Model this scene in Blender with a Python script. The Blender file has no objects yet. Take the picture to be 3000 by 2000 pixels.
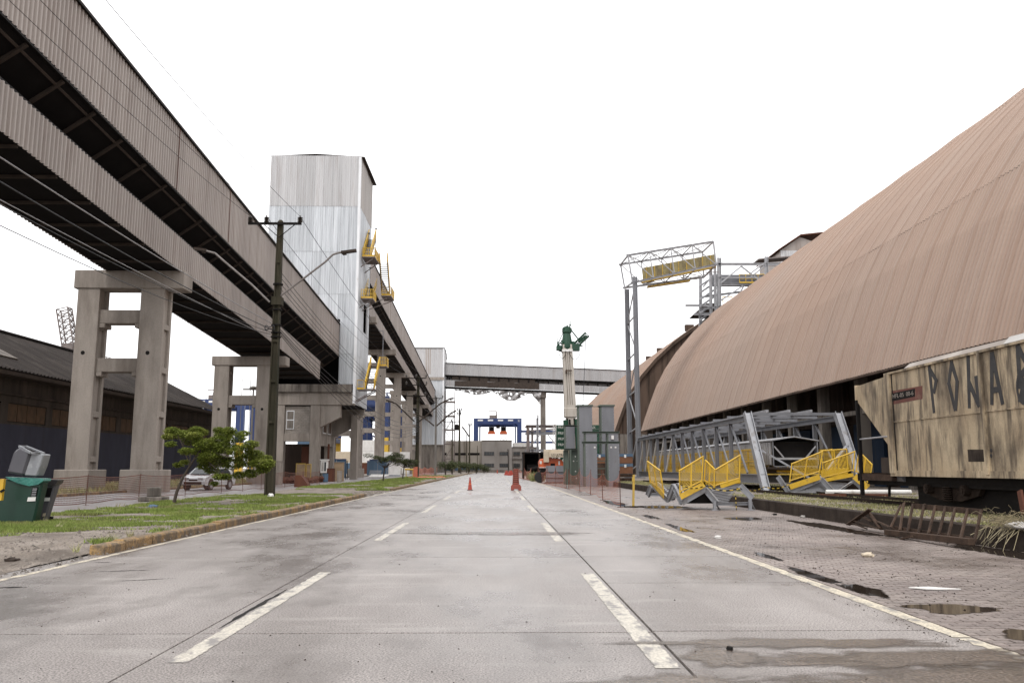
import bpy, math, random
import numpy as np
from mathutils import Vector, Matrix, noise
random.seed(7); rng = np.random.default_rng(7)
S = bpy.context.scene; C = S.collection
R = math.radians
# ------------------------------------------------------------------ camera
FPX = 2500.0; EYE = 1.45
TH = math.atan(370/FPX); PS = math.atan(45/FPX*math.cos(TH))
cam = bpy.data.cameras.new('camera'); co = bpy.data.objects.new('camera', cam); C.objects.link(co)
cam.sensor_width = 36; cam.lens = 36*FPX/3000; cam.clip_start = .1; cam.clip_end = 6000
co.location = (0, 0, EYE); co.rotation_euler = (math.pi/2+TH, 0, -PS); S.camera = co
# ------------------------------------------------------------------ sky, sun, exposure
W = bpy.data.worlds.new('World'); S.world = W; W.use_nodes = True
nt = W.node_tree; nt.nodes.clear()
SUN_EL, SUN_AZ = R(58), R(185)          # azimuth measured from +Y clockwise: the sun stands behind the camera, high
sk = nt.nodes.new('ShaderNodeTexSky'); sk.sky_type = 'NISHITA'; sk.sun_disc = False
sk.sun_elevation = SUN_EL; sk.sun_rotation = SUN_AZ
ml = nt.nodes.new('ShaderNodeMix'); ml.data_type = 'RGBA'; ml.blend_type = 'MULTIPLY'; ml.inputs[0].default_value = 1
ml.inputs[7].default_value = (.06, .06, .06, 1)
mx = nt.nodes.new('ShaderNodeMix'); mx.data_type = 'RGBA'; mx.inputs[0].default_value = .93
mx.inputs[7].default_value = (1.0, .995, 1.0, 1)
bg = nt.nodes.new('ShaderNodeBackground'); bg.inputs[1].default_value = 1.3
ow = nt.nodes.new('ShaderNodeOutputWorld')
nt.links.new(sk.outputs[0], ml.inputs[6]); nt.links.new(ml.outputs[2], mx.inputs[6])
nt.links.new(mx.outputs[2], bg.inputs[0]); nt.links.new(bg.outputs[0], ow.inputs[0])
sl = bpy.data.lights.new('sun', 'SUN'); sl.energy = 1.2; sl.angle = R(18); sl.color = (1, .97, .93)
so = bpy.data.objects.new('sun', sl); C.objects.link(so)
so.rotation_euler = (math.pi/2-SUN_EL, 0, math.pi-SUN_AZ)
S.view_settings.view_transform = 'Standard'; S.view_settings.look = 'None'
S.view_settings.exposure = .42; S.view_settings.gamma = 1; S.view_settings.use_curve_mapping = False
S.render.resolution_x = 1024; S.render.resolution_y = 682

# ------------------------------------------------------------------ pixel -> world at a stated distance
_f = (math.sin(PS)*math.cos(TH), math.cos(PS)*math.cos(TH), math.sin(TH))
_r = (math.cos(PS), -math.sin(PS), 0)
_u = (-math.sin(PS)*math.sin(TH), -math.cos(PS)*math.sin(TH), math.cos(TH))
def P(px, py, Y):
    a = (px-1500)/FPX; b = -(py-1000)/FPX
    d = [_f[i]+a*_r[i]+b*_u[i] for i in range(3)]; t = Y/d[1]
    return Vector((d[0]*t, Y, EYE+d[2]*t))
# ------------------------------------------------------------------ mesh builder
class MB:
    def __init__(s): s.v = []; s.f = []; s.ch = []; s.lock = 0
    def add(s, vs, fs):
        if not s.lock: s.ch.append((len(s.v), len(s.f)))
        n = len(s.v); s.v += [tuple(v) for v in vs]; s.f += [tuple(i+n for i in f) for f in fs]; return s
    def box(s, x0, x1, y0, y1, z0, z1):
        return s.add([(x0,y0,z0),(x1,y0,z0),(x1,y1,z0),(x0,y1,z0),(x0,y0,z1),(x1,y0,z1),(x1,y1,z1),(x0,y1,z1)],
                     [(0,3,2,1),(4,5,6,7),(0,1,5,4),(1,2,6,5),(2,3,7,6),(3,0,4,7)])
    def prism(s, pts, vec):             # closed polygon swept along vec
        n = len(pts); a = [Vector(p) for p in pts]; b = [p+Vector(vec) for p in a]
        return s.add(a+b, [tuple(range(n))[::-1], tuple(range(n, 2*n))]+[(i, (i+1) % n, (i+1) % n+n, i+n) for i in range(n)])
    def fr(s, p, q, up=(0,0,1)):
        p = Vector(p); q = Vector(q); d = (q-p).normalized(); up = Vector(up)
        if abs(d.dot(up)) > .98: up = Vector((0,1,0)) if abs(d.y) < .9 else Vector((1,0,0))
        a = d.cross(up).normalized(); return p, q, a, a.cross(d).normalized()
    def bar(s, p, q, w, h=None, up=(0,0,1)):
        h = h or w; p, q, a, b = s.fr(p, q, up); a = a*w/2; b = b*h/2
        return s.add([p-a-b,p+a-b,p+a+b,p-a+b,q-a-b,q+a-b,q+a+b,q-a+b],
                     [(0,3,2,1),(4,5,6,7),(0,1,5,4),(1,2,6,5),(2,3,7,6),(3,0,4,7)])
    def tube(s, p, q, r, r2=None, n=8, cap=True):
        r2 = r if r2 is None else r2; p, q, a, b = s.fr(p, q)
        vs = []
        for c, rr in ((p, r), (q, r2)):
            vs += [c+(a*math.cos(t)+b*math.sin(t))*rr for t in [2*math.pi*i/n for i in range(n)]]
        fs = [(i, (i+1) % n, (i+1) % n+n, i+n) for i in range(n)]
        if cap: fs += [tuple(range(n))[::-1], tuple(range(n, 2*n))]
        return s.add(vs, fs)
    def path(s, pts, r, n=6):
        for i in range(len(pts)-1): s.tube(pts[i], pts[i+1], r, n=n)
        return s
    def lathe(s, prof, c=(0,0,0), n=16):
        c = Vector(c); vs = []
        for r, z in prof: vs += [c+Vector((r*math.cos(2*math.pi*i/n), r*math.sin(2*math.pi*i/n), z)) for i in range(n)]
        fs = []
        for k in range(len(prof)-1):
            for i in range(n): fs.append((k*n+i, k*n+(i+1) % n, (k+1)*n+(i+1) % n, (k+1)*n+i))
        fs += [tuple(range(n))[::-1], tuple(range((len(prof)-1)*n, len(prof)*n))]
        return s.add(vs, fs)
    def ib(s, p, q, w, h, t=.03, up=(0,0,1)):   # rolled I section
        p, q, a, b = s.fr(p, q, up); s.ch.append((len(s.v), len(s.f))); s.lock = 1
        for o in (-1, 1): s.bar(p+b*o*(h-t)/2, q+b*o*(h-t)/2, w, t, b)
        s.bar(p, q, t, h-2*t-.002, b); s.lock = 0; return s
    def corr(s, o, u, v, L, Hh, pitch=.4, dep=.05, n=None):  # ribbed sheet: o corner, u run, v rib direction, n outward
        o = Vector(o); u = Vector(u); v = Vector(v); nn = Vector(n).normalized()
        k = max(1, round(L/pitch)); p = L/k; pr = []
        for i in range(k): pr += [(i*p, 0), (i*p+p*.5, 0), (i*p+p*.62, dep), (i*p+p*.88, dep)]
        pr.append((L, 0)); vs = []
        for t, dd in pr:
            b = o+u*t+nn*dd; vs += [b, b+v*Hh]
        return s.add(vs, [(2*i, 2*i+2, 2*i+3, 2*i+1) for i in range(len(pr)-1)])
    def ico(s, c, r, sx=1, sy=1, sz=1, jit=0):
        n = 10; m = 6; c = Vector(c); vs = [c+Vector((0,0,-r*sz))]
        for j in range(1, m):
            ph = -math.pi/2+math.pi*j/m
            for i in range(n):
                th = 2*math.pi*i/n; k = r*(1+random.uniform(-jit, jit))
                vs.append(c+Vector((k*sx*math.cos(ph)*math.cos(th), k*sy*math.cos(ph)*math.sin(th), k*sz*math.sin(ph))))
        vs.append(c+Vector((0,0,r*sz))); fs = []
        for i in range(n):
            fs.append((0, 1+(i+1) % n, 1+i)); fs.append((len(vs)-1, 1+(m-2)*n+i, 1+(m-2)*n+(i+1) % n))
            for j in range(m-2): fs.append((1+j*n+i, 1+j*n+(i+1) % n, 1+(j+1)*n+(i+1) % n, 1+(j+1)*n+i))
        return s.add(vs, fs)
    def mesh(s, name, mat, smooth=False):
        m = bpy.data.meshes.new(name); m.from_pydata(s.v, [], s.f); m.materials.append(mat)
        if smooth: m.polygons.foreach_set('use_smooth', [True]*len(m.polygons))
        return m
def tag(o, label=None, cat=None, group=None, kind=None):
    for k, v in (('label', label), ('category', cat), ('group', group), ('kind', kind)):
        if v: o[k] = v
    return o
def thing(name, label, cat, loc=(0,0,0), group=None, rz=0):
    o = bpy.data.objects.new(name, None); C.objects.link(o); o.location = loc; o.rotation_euler.z = rz
    o.empty_display_size = .2
    return tag(o, label, cat, group)
SPLIT = {'bracket','chord','stringer','girder','base_plate','sticker','label_plate','cap_plate','rung','brace','floor_slab','crossarm_brace','brown_sheet',
         'opening_frame','boom_section','tie','jib_block','cross_frame','diagonal','beam','roof_edge','toe_board','posts','belt_shelf','ladder_post','cross_beam'}
def part(parent, name, mb, mat, *a, **k):
    if isinstance(mb, MB) and name in SPLIT and len(mb.ch) > 1:
        e = mb.ch+[(len(mb.v), len(mb.f))]; first = None
        for (v0, f0), (v1, f1) in zip(e, e[1:]):
            sub = MB().add(mb.v[v0:v1], [tuple(i-v0 for i in f) for f in mb.f[f0:f1]]); o = part1(parent, name, sub, mat, *a, **k); first = first or o
        return first
    return part1(parent, name, mb, mat, *a, **k)
def part1(parent, name, mb, mat, world=True, smooth=False, bev=0, label=None, kind=None):
    me = mb if isinstance(mb, bpy.types.Mesh) else mb.mesh(name, mat, smooth)
    o = bpy.data.objects.new(name, me); C.objects.link(o)
    if parent is not None:
        o.parent = parent
        if world and parent.type == 'EMPTY': o.location = -Vector(parent.location)
    if bev: bevel(o, bev)
    return tag(o, label, kind=kind)
def bevel(o, w):
    b = o.modifiers.new('bevel', 'BEVEL'); b.width = w; b.segments = 1; b.limit_method = 'ANGLE'; return o
def solo(name, mb, mat, label, cat, group=None, **k):
    o = part(None, name, mb, mat, **k); return tag(o, label, cat, group)
def struct(name, mb, mat, **k):
    o = part(None, name, mb, mat, **k); o['kind'] = 'structure'; return o
def copy_tree(o, parent=None):
    c = o.copy(); C.objects.link(c)
    if parent: c.parent = parent
    for ch in list(o.children): copy_tree(ch, c)
    return c
def text_part(parent, name, body, size, mat, loc, rot, world=True, sx=1, ext=.004):
    cu = bpy.data.curves.new(name, 'FONT'); cu.body = body; cu.size = size; cu.extrude = ext; cu.align_x = 'CENTER'; cu.align_y = 'CENTER'
    t = bpy.data.objects.new(name, cu); C.objects.link(t)
    dg = bpy.context.evaluated_depsgraph_get(); me = bpy.data.meshes.new_from_object(t.evaluated_get(dg))
    bpy.data.objects.remove(t); me.materials.clear(); me.materials.append(mat)
    o = bpy.data.objects.new(name, me); C.objects.link(o); o.parent = parent
    o.location = Vector(loc)-(Vector(parent.location) if world and parent.type == 'EMPTY' else Vector()); o.rotation_euler = rot; o.scale = (sx, 1, 1)
    return o
# ------------------------------------------------------------------ materials
def mk(name, c1, c2=None, sc=3, st=(1,1,1), c3=None, s3=1, st3=(1,1,1), lo=.55, hi=.7, k3=1, rough=.7, metal=0, bump=.1, bs=60,
       rv=0, isl=0, r3=None, trans=0, fine=0, fa=.12, c4=None, s4=1, st4=(1,1,1), lo4=.55, hi4=.7, k4=.8, bd=.02):
    m = bpy.data.materials.new(name); m.use_nodes = True; t = m.node_tree; N = t.nodes; L = t.links
    b = N['Principled BSDF']; tc = N.new('ShaderNodeNewGeometry')
    def nz(scale, stretch, det=5, rg=.55):
        mp = N.new('ShaderNodeMapping'); mp.inputs['Scale'].default_value = stretch; L.new(tc.outputs['Position'], mp.inputs[0])
        n = N.new('ShaderNodeTexNoise'); n.inputs['Scale'].default_value = scale; n.inputs['Detail'].default_value = det
        n.inputs['Roughness'].default_value = rg; L.new(mp.outputs[0], n.inputs[0]); return n.outputs[0]
    def mr(src, a, bb, c=0, d=1):
        n = N.new('ShaderNodeMapRange'); L.new(src, n.inputs[0])
        for i, v in enumerate((a, bb, c, d)): n.inputs[i+1].default_value = v
        return n.outputs[0]
    def mix(f, a, bb, mode='MIX'):
        n = N.new('ShaderNodeMix'); n.data_type = 'RGBA'; n.blend_type = mode
        if isinstance(f, (int, float)): n.inputs[0].default_value = f
        else: L.new(f, n.inputs[0])
        for i, v in ((6, a), (7, bb)):
            if isinstance(v, tuple): n.inputs[i].default_value = v[:3]+(1,)
            else: L.new(v, n.inputs[i])
        return n.outputs[2]
    c2 = c2 or tuple(x*.8 for x in c1)
    col = mix(mr(nz(sc, st), .35, .65), c1, c2)
    if fine: col = mix(1.0, col, mix(mr(nz(fine, (1,1,1), 2), .4, .6), (1-fa,)*3, (1+fa,)*3), 'MULTIPLY')
    rr = None
    if c4: col = mix(mr(nz(s4, st4, 6, .6), lo4, hi4, 0, k4), col, c4)
    if c3:
        f3 = mr(nz(s3, st3, 8, .65), lo, hi, 0, k3); col = mix(f3, col, c3)
        if r3 is not None:
            rr = N.new('ShaderNodeMapRange'); L.new(f3, rr.inputs[0]); rr.inputs[3].default_value = rough; rr.inputs[4].default_value = r3
            rr = rr.outputs[0]
    for amt, kind in ((rv, 'o'), (isl, 'i')):
        if amt:
            if kind == 'o': src = N.new('ShaderNodeObjectInfo').outputs['Random']
            else: src = N.new('ShaderNodeNewGeometry').outputs['Random Per Island']
            v = mr(src, 0, 1, 1-amt, 1+amt); h = N.new('ShaderNodeHueSaturation'); L.new(v, h.inputs['Value']); L.new(col, h.inputs['Color']); col = h.outputs[0]
    L.new(col, b.inputs['Base Color'])
    if rr: L.new(rr, b.inputs['Roughness'])
    else: b.inputs['Roughness'].default_value = rough
    b.inputs['Metallic'].default_value = metal
    if bump:
        bn = N.new('ShaderNodeBump'); bn.inputs['Strength'].default_value = bump; bn.inputs['Distance'].default_value = bd
        L.new(nz(bs, (1,1,1), 3), bn.inputs['Height']); L.new(bn.outputs[0], b.inputs['Normal'])
    if trans:
        tr = N.new('ShaderNodeBsdfTranslucent'); L.new(col, tr.inputs[0]); ms = N.new('ShaderNodeMixShader'); ms.inputs[0].default_value = trans
        L.new(b.outputs[0], ms.inputs[1]); L.new(tr.outputs[0], ms.inputs[2]); L.new(ms.outputs[0], N['Material Output'].inputs[0])
    return m
M = {}
M['slab'] = mk('slab', (.185,.162,.15), (.285,.257,.243), .4, (1.5,.45,1), (.10,.082,.073), .42, (1.0,.45,1), .46, .62, .8, .44, 0, .7, 140, rv=.05, r3=.1, fine=60, fa=.55, c4=(.42,.39,.365), s4=1.3, st4=(.35,2.0,1), lo4=.55, hi4=.72, k4=.45, bd=.006)  # pale streak layer paints wet sheen and mineral smears into the colour
M['joint'] = mk('joint', (.03,.028,.027), rough=.9)
M['paint'] = mk('paint', (.52,.48,.41), (.42,.39,.34), 4, (1,1,1), (.2,.185,.18), 7, (1,.5,1), .5, .6, .9, .55, 0, .2, 90, fine=40, fa=.18)
M['soil'] = mk('soil', (.155,.125,.1), (.235,.2,.17), 1.5, (1,1,1), (.08,.062,.048), .6, (1,1,1), .5, .65, .8, .8, 0, .8, 14, fine=35, fa=.35)
M['ground'] = mk('ground', (.14,.12,.1), (.2,.175,.15), .3, (1,1,1), (.08,.07,.05), .1, (1,1,1), .5, .65, .8, .8, 0, .5, 8)
M['side_road'] = mk('side_road', (.2,.18,.18), (.26,.24,.235), .6, (1,.3,1), (.12,.1,.09), .8, (1,.4,1), .5, .65, .8, .45, 0, .3, 50, r3=.2, fine=25)
M['paver'] = mk('paver', (.165,.13,.118), (.235,.195,.175), .8, (1,1,1), (.08,.06,.05), .5, (1,.6,1), .47, .64, .8, .5, 0, .3, 60, rv=.12, isl=.14, r3=.15, fine=40, fa=.18)
M['puddle'] = mk('puddle', (.035,.026,.02), rough=.03, bump=0)
M['kerb_yellow'] = mk('kerb_yellow', (.29,.18,.07), (.22,.15,.085), 2.5, (1,1,1), (.10,.08,.06), 4, (1,1,.6), .42, .58, .9, .85, 0, .9, 22, rv=.12, fine=30, fa=.3)
M['kerb_dark'] = mk('kerb_dark', (.04,.03,.025), (.062,.048,.039), 1, (1,1,3), (.02,.015,.012), 2, (1,1,.3), .5, .65, .8, .75, 0, .4, 20)
M['grass'] = mk('grass', (.165,.225,.05), (.25,.30,.09), .7, (1,1,1), (.25,.22,.11), .6, (1,1,1), .52, .68, .8, .7, 0, 0, isl=.5, trans=.3)
M['dry_grass'] = mk('dry_grass', (.33,.29,.16), (.24,.26,.1), .8, (1,1,1), (.45,.4,.28), .9, (1,1,1), .5, .65, .8, .8, 0, 0, isl=.4, trans=.2)
M['leaf'] = mk('leaf', (.14,.18,.03), (.22,.26,.055), 2, (1,1,1), (.32,.33,.09), 1.6, (1,1,1), .5, .65, .7, .5, 0, 0, isl=.6, trans=.4)
M['leaf_dull'] = mk('leaf_dull', (.055,.07,.03), (.09,.1,.045), .8, rough=.6, bump=0, isl=.4, trans=.2)
M['bark'] = mk('bark', (.05,.038,.03), (.09,.07,.055), 8, (1,1,.3), rough=.9, bump=.6, bs=25)
M['concrete'] = mk('concrete', (.32,.28,.245), (.26,.228,.2), .7, (1,1,.5), (.14,.115,.095), .6, (1,1,.22), .48, .66, .8, .82, 0, .12, 18, rv=.05, fine=14, fa=.05, c4=(.17,.14,.12), s4=2.5, st4=(1,1,.12), lo4=.52, hi4=.7, k4=.45)
M['concrete_dark'] = mk('concrete_dark', (.2,.175,.15), (.14,.12,.105), .8, (1,1,.3), (.05,.042,.035), .8, (2,2,.2), .48, .62, .85, .85, 0, .3, 14)
M['block'] = mk('block', (.29,.26,.23), (.24,.21,.185), 2, rv=.1, rough=.9, bump=.3, bs=30)
M['clad'] = mk('clad', (.345,.30,.272), (.285,.245,.222), .5, (1,1,.15), (.205,.158,.135), .9, (1,1.6,.12), .5, .66, .6, .5, .1, .05, 30, rv=.06)
M['clad_side'] = mk('clad_side', (.37,.34,.32), (.3,.28,.265), .5, (1,1,.15), (.24,.19,.16), .8, (1,1.6,.1), .55, .7, .5, .45, .2, .05, 30, rv=.05)
M['zinc'] = mk('zinc', (.58,.60,.625), (.47,.49,.515), 1.1, (3,3,.12), (.27,.28,.30), 1.6, (3.5,3.5,.07), .5, .66, .75, .42, .25, .04, 30, rv=.08)
M['zinc_old'] = mk('zinc_old', (.50,.495,.50), (.42,.415,.42), 1.1, (3,3,.1), (.32,.28,.265), 1, (2,2,.15), .52, .72, .6, .5, .2, .04, 30, rv=.07)
M['white_trim'] = mk('white_trim', (.75,.76,.78), (.65,.66,.68), 3, (1,1,.2), (.4,.37,.34), 2, (1,1,.3), .6, .7, .7, .45)
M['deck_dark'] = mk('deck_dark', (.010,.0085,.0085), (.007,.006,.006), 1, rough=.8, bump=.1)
M['beam_brown'] = mk('beam_brown', (.06,.046,.038), (.042,.033,.028), 2, rough=.75, bump=.1)
M['vault'] = mk('vault', (.335,.262,.22), (.345,.242,.188), .035, (1,1,.6), (.41,.325,.27), .25, (.3,2.6,.04), .46, .75, .35, .6, .05, .05, 20, rv=.02, c4=(.25,.175,.14), s4=1.2, st4=(.25,3.2,.04), lo4=.5, hi4=.75, k4=.4)
M['vault_edge'] = mk('vault_edge', (.11,.075,.057), (.07,.05,.039), .6, (1,1,.15), (.035,.025,.02), 1, (2,1,.1), .5, .65, .8, .8)
M['dark_wall'] = mk('dark_wall', (.045,.032,.026), (.026,.019,.016), .8, (1,1,.3), (.11,.08,.062), 1, (2,2,.2), .56, .7, .6, .85)
M['blue_wall'] = mk('blue_wall', (.018,.032,.058), (.012,.022,.04), 1, (1,1,.2), (.04,.04,.04), 1.5, (2,2,.15), .55, .7, .6, .7)
M['ware_blue'] = mk('ware_blue', (.05,.051,.072), (.04,.041,.058), .8, (1,1,.4), (.036,.035,.042), 1, (1,2,.2), .5, .7, .5, .75)
M['ware_wall'] = mk('ware_wall', (.075,.06,.052), (.05,.042,.036), .8, (1,1,.3), (.03,.026,.024), 1, (1,2,.2), .5, .66, .7, .85)
M['ware_roof'] = mk('ware_roof', (.05,.042,.038), (.033,.028,.026), .5, (.2,1.5,1), (.09,.078,.068), .7, (.1,2,1), .56, .7, .6, .8, rv=.15)
M['shutter'] = mk('shutter', (.10,.062,.038), (.065,.042,.027), 2.5, (1,1,.6), rough=.6, bump=.5, bs=3)
M['steel'] = mk('steel', (.205,.208,.225), (.17,.172,.188), 1.5, (1,1,.3), (.12,.105,.095), 2, (1,1,.4), .58, .7, .6, .5, .2, .05, 30, rv=.06)
M['steel_light'] = mk('steel_light', (.30,.305,.325), (.25,.255,.27), 2, (1,1,1), (.14,.115,.10), 2.5, (1,1,.5), .54, .66, .7, .45, .3, .05)
M['steel_rust'] = mk('steel_rust', (.2,.17,.16), (.13,.11,.105), 1.5, (1,1,1), (.2,.1,.06), 3, (1,1,1), .55, .66, .7, .7)
M['galv'] = mk('galv', (.36,.36,.375), (.28,.28,.295), 1.5, rough=.5, metal=.2, bump=.05)
M['yellow'] = mk('yellow', (.62,.39,.03), (.54,.335,.028), 3, (1,1,1), (.25,.16,.06), 4, (1,1,1), .57, .7, .7, .42, 0, .05, 30)
M['yellow_old'] = mk('yellow_old', (.5,.33,.05), (.4,.27,.06), 1.5, (1,1,1), (.2,.14,.07), 2, (1,1,.4), .52, .66, .8, .6)
M['yellow_dull'] = mk('yellow_dull', (.3,.25,.11), (.2,.165,.08), 1, (1,1,.4), (.1,.08,.05), 1.4, (1,1,.3), .5, .64, .8, .7)
M['black'] = mk('black', (.009,.008,.008), (.014,.012,.011), 3, rough=.65, bump=.1)
M['rust_black'] = mk('rust_black', (.02,.014,.011), (.036,.025,.019), 4, rough=.8, bump=.5, bs=20)
M['orange'] = mk('orange', (.62,.12,.035), (.5,.1,.03), 2, (1,1,1), (.3,.09,.05), 3, (1,1,1), .6, .7, .7, .4, 0, 0)
M['cone'] = mk('cone', (.42,.055,.035), (.33,.05,.035), 3, (1,1,1), (.2,.06,.05), 4, (1,1,1), .55, .7, .7, .6, 0, 0)
M['net'] = mk('net', (.55,.16,.09), (.42,.13,.08), 2, rough=.6, bump=0)
M['net_dark'] = mk('net_dark', (.2,.075,.05), (.12,.055,.045), 2, rough=.6, bump=0)
M['white'] = mk('white', (.75,.74,.72), (.62,.6,.57), 2, (1,1,.4), (.35,.3,.26), 2, (1,1,.3), .6, .72, .7, .5)
M['cream'] = mk('cream', (.55,.47,.36), (.48,.4,.3), 2, rough=.5)
M['green'] = mk('green', (.009,.06,.03), (.007,.045,.024), 1.5, (1,1,1), (.03,.05,.03), 2, (1,1,.5), .58, .7, .6, .5)
M['green_grey'] = mk('green_grey', (.10,.125,.10), (.085,.11,.09), 1.5, (1,1,.5), (.08,.07,.055), 2, (1,1,.4), .58, .7, .6, .55)
M['bin_green'] = mk('bin_green', (.006,.036,.022), (.005,.028,.018), 2, (1,1,.5), (.025,.035,.03), 5, (1,1,.3), .6, .72, .5, .45, 0, .03)
M['bin_grey'] = mk('bin_grey', (.09,.088,.1), (.075,.073,.085), 2, rough=.5, bump=.03)
M['lid_grey'] = mk('lid_grey', (.26,.27,.285), (.2,.205,.22), 2, (1,1,1), (.4,.41,.42), 5, (1,1,1), .55, .7, .6, .45, 0, .1, 12)
M['bag_teal'] = mk('bag_teal', (.035,.19,.155), (.02,.11,.095), 6, (1,1,.3), rough=.3, bump=.8, bs=14)
M['bag_black'] = mk('bag_black', (.03,.026,.028), (.06,.05,.05), 6, rough=.3, bump=.8, bs=14)
M['blue'] = mk('blue', (.018,.04,.14), (.015,.033,.11), 2, (1,1,1), (.05,.06,.12), 3, (1,1,1), .6, .7, .5, .5)
M['sky_blue'] = mk('sky_blue', (.075,.13,.2), (.06,.105,.165), 1, (1,1,.3), (.2,.2,.2), 1.5, (1,1,.3), .58, .7, .6, .6)
M['brown_box'] = mk('brown_box', (.2,.085,.04), (.15,.065,.032), 2, (1,1,1), (.1,.05,.03), 2, (1,1,1), .55, .7, .7, .7)
M['rust_brown'] = mk('rust_brown', (.13,.055,.035), (.09,.04,.03), 1.5, (1,1,.3), rough=.8)
M['wood'] = mk('wood', (.085,.055,.04), (.055,.037,.028), 5, (1,1,1), (.028,.02,.016), 3, (1,1,1), .5, .65, .8, .8, 0, .4, 25, rv=.2)
M['ply'] = mk('ply', (.3,.21,.13), (.22,.16,.1), 2, rough=.8)
M['straw'] = mk('straw', (.30,.25,.15), (.2,.165,.1), 4, rough=.8, bump=0, isl=.55)
M['wagon'] = mk('wagon', (.54,.435,.295), (.41,.315,.205), 1.3, (1,1,.6), (.075,.055,.038), 1.15, (1,1.1,.4), .455, .64, .85, .65, 0, .12, 14, c4=(.05,.036,.026), s4=3.4, st4=(1,1.4,.18), lo4=.5, hi4=.64, k4=.8, fine=26, fa=.06)
M['wagon_rust'] = mk('wagon_rust', (.16,.055,.04), (.12,.045,.035), 3, (1,1,1), (.3,.2,.14), 4, (1,1,.4), .58, .7, .7, .8)
M['graffiti'] = mk('graffiti', (.025,.024,.026), (.045,.042,.042), 5, rough=.6, bump=0)
M['tarp'] = mk('tarp', (.45,.43,.41), (.3,.275,.25), .8, (1,.5,1), (.2,.165,.14), .9, (1,.7,1), .5, .62, .8, .4, 0, .5, 4)
M['far_wall'] = mk('far_wall', (.48,.43,.37), (.36,.32,.28), .4, (1,1,.3), (.17,.14,.11), .5, (1,1,.12), .48, .64, .85, .85)
M['far_build'] = mk('far_build', (.42,.385,.355), (.36,.33,.305), .5, (1,1,.3), (.27,.24,.21), .4, (1,1,.2), .55, .7, .6, .85)
M['edge_paint'] = mk('edge_paint', (.55,.49,.38), (.44,.39,.31), 4, (1,1,1), (.19,.175,.165), 4, (1,.6,1), .49, .6, .9, .6, 0, .2, 90, fine=40, fa=.25)
M['bridge_sheet'] = mk('bridge_sheet', (.38,.375,.38), (.33,.325,.33), .6, (1,1,.1), (.28,.25,.235), .5, (1,1,.1), .5, .7, .6, .5, .1, .03, 20, rv=.03)
M['tarp_old'] = mk('tarp_old', (.30,.25,.21), (.2,.165,.14), .8, (1,.5,1), (.42,.38,.34), .9, (1,.5,1), .5, .66, .8, .6, 0, .5, 4)
M['glass'] = mk('glass', (.03,.035,.04), rough=.12, bump=0)
M['pole'] = mk('pole', (.036,.032,.022), (.06,.052,.036), 1.5, (1,1,.3), (.02,.021,.012), 1.2, (2,2,.2), .48, .62, .8, .85, 0, .3, 20)
M['pole_grey'] = mk('pole_grey', (.16,.145,.13), (.11,.1,.09), 1.5, (1,1,.3), rough=.85)
M['wire'] = mk('wire', (.02,.02,.024), rough=.6, bump=0)
M['wire_light'] = mk('wire_light', (.3,.29,.3), rough=.5, bump=0)
M['porcelain'] = mk('porcelain', (.1,.085,.075), rough=.3, bump=0)
M['arm'] = mk('arm', (.2,.18,.17), (.15,.13,.12), 3, rough=.6, bump=0)
M['car_paint'] = mk('car_paint', (.62,.63,.65), (.6,.61,.63), 1, rough=.22, metal=.15, bump=0)
M['tyre'] = mk('tyre', (.02,.02,.02), rough=.85, bump=0)
M['plastic_net'] = mk('plastic_net', (.5,.49,.49), (.12,.11,.105), .8, rough=.4, bump=.6, bs=4)
M['stripe_tape'] = mk('stripe_tape', (.6,.42,.05), rough=.5, bump=0)

M['boom'] = mk('boom', (.5,.46,.41), (.42,.38,.33), 1, (1,1,.3), (.28,.23,.18), 2, (2,2,.15), .54, .68, .7, .5, 0, .05)
M['barrier_red'] = mk('barrier_red', (.30,.065,.045), (.25,.07,.05), 3, (1,1,1), (.14,.06,.05), 5, (1,1,1), .5, .66, .7, .65, 0, 0)
for k_ in ('deck_dark','black','dark_wall','blue_wall','joint','beam_brown','rust_black','ware_roof','ware_wall','ware_blue','vault_edge','kerb_dark','wood','shutter','pole','leaf','leaf_dull','grass','dry_grass','vault','rust_brown'):
    M[k_].node_tree.nodes['Principled BSDF'].inputs['Specular IOR Level'].default_value = .12
def soft(name, lo, hi, ns):
    mm = M[name]; t = mm.node_tree; N = t.nodes; L = t.links; b = N['Principled BSDF']
    at = N.new('ShaderNodeAttribute'); at.attribute_name = 'edge'; g_ = N.new('ShaderNodeNewGeometry')
    n = N.new('ShaderNodeTexNoise'); n.inputs['Scale'].default_value = ns; n.inputs['Detail'].default_value = 8; L.new(g_.outputs['Position'], n.inputs[0])
    ad = N.new('ShaderNodeMath'); ad.operation = 'ADD'; L.new(at.outputs['Fac'], ad.inputs[0]); L.new(n.outputs[0], ad.inputs[1])
    mr_ = N.new('ShaderNodeMapRange'); L.new(ad.outputs[0], mr_.inputs[0]); mr_.inputs[1].default_value = lo; mr_.inputs[2].default_value = hi
    tr = N.new('ShaderNodeBsdfTransparent'); ms = N.new('ShaderNodeMixShader'); L.new(mr_.outputs[0], ms.inputs[0]); L.new(tr.outputs[0], ms.inputs[1]); L.new(b.outputs[0], ms.inputs[2])
    L.new(ms.outputs[0], N['Material Output'].inputs[0])
M['wet_film'] = mk('wet_film', (.13,.10,.08), (.095,.073,.056), 1.5, (1,1,1), rough=.1, bump=.4, bs=45, fine=40, fa=.4)
soft('puddle', .55, .68, 5); soft('wet_film', .5, .95, 4)
def edged(o):
    me = o.data; a = me.attributes.new('edge', 'FLOAT', 'POINT'); a.data.foreach_set('value', [1.0]+[0.0]*(len(me.vertices)-1)); return o
def nval(x, y, s=1, o=0): return noise.noise(Vector((x*s, y*s, o)))
exec_order = []
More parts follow.
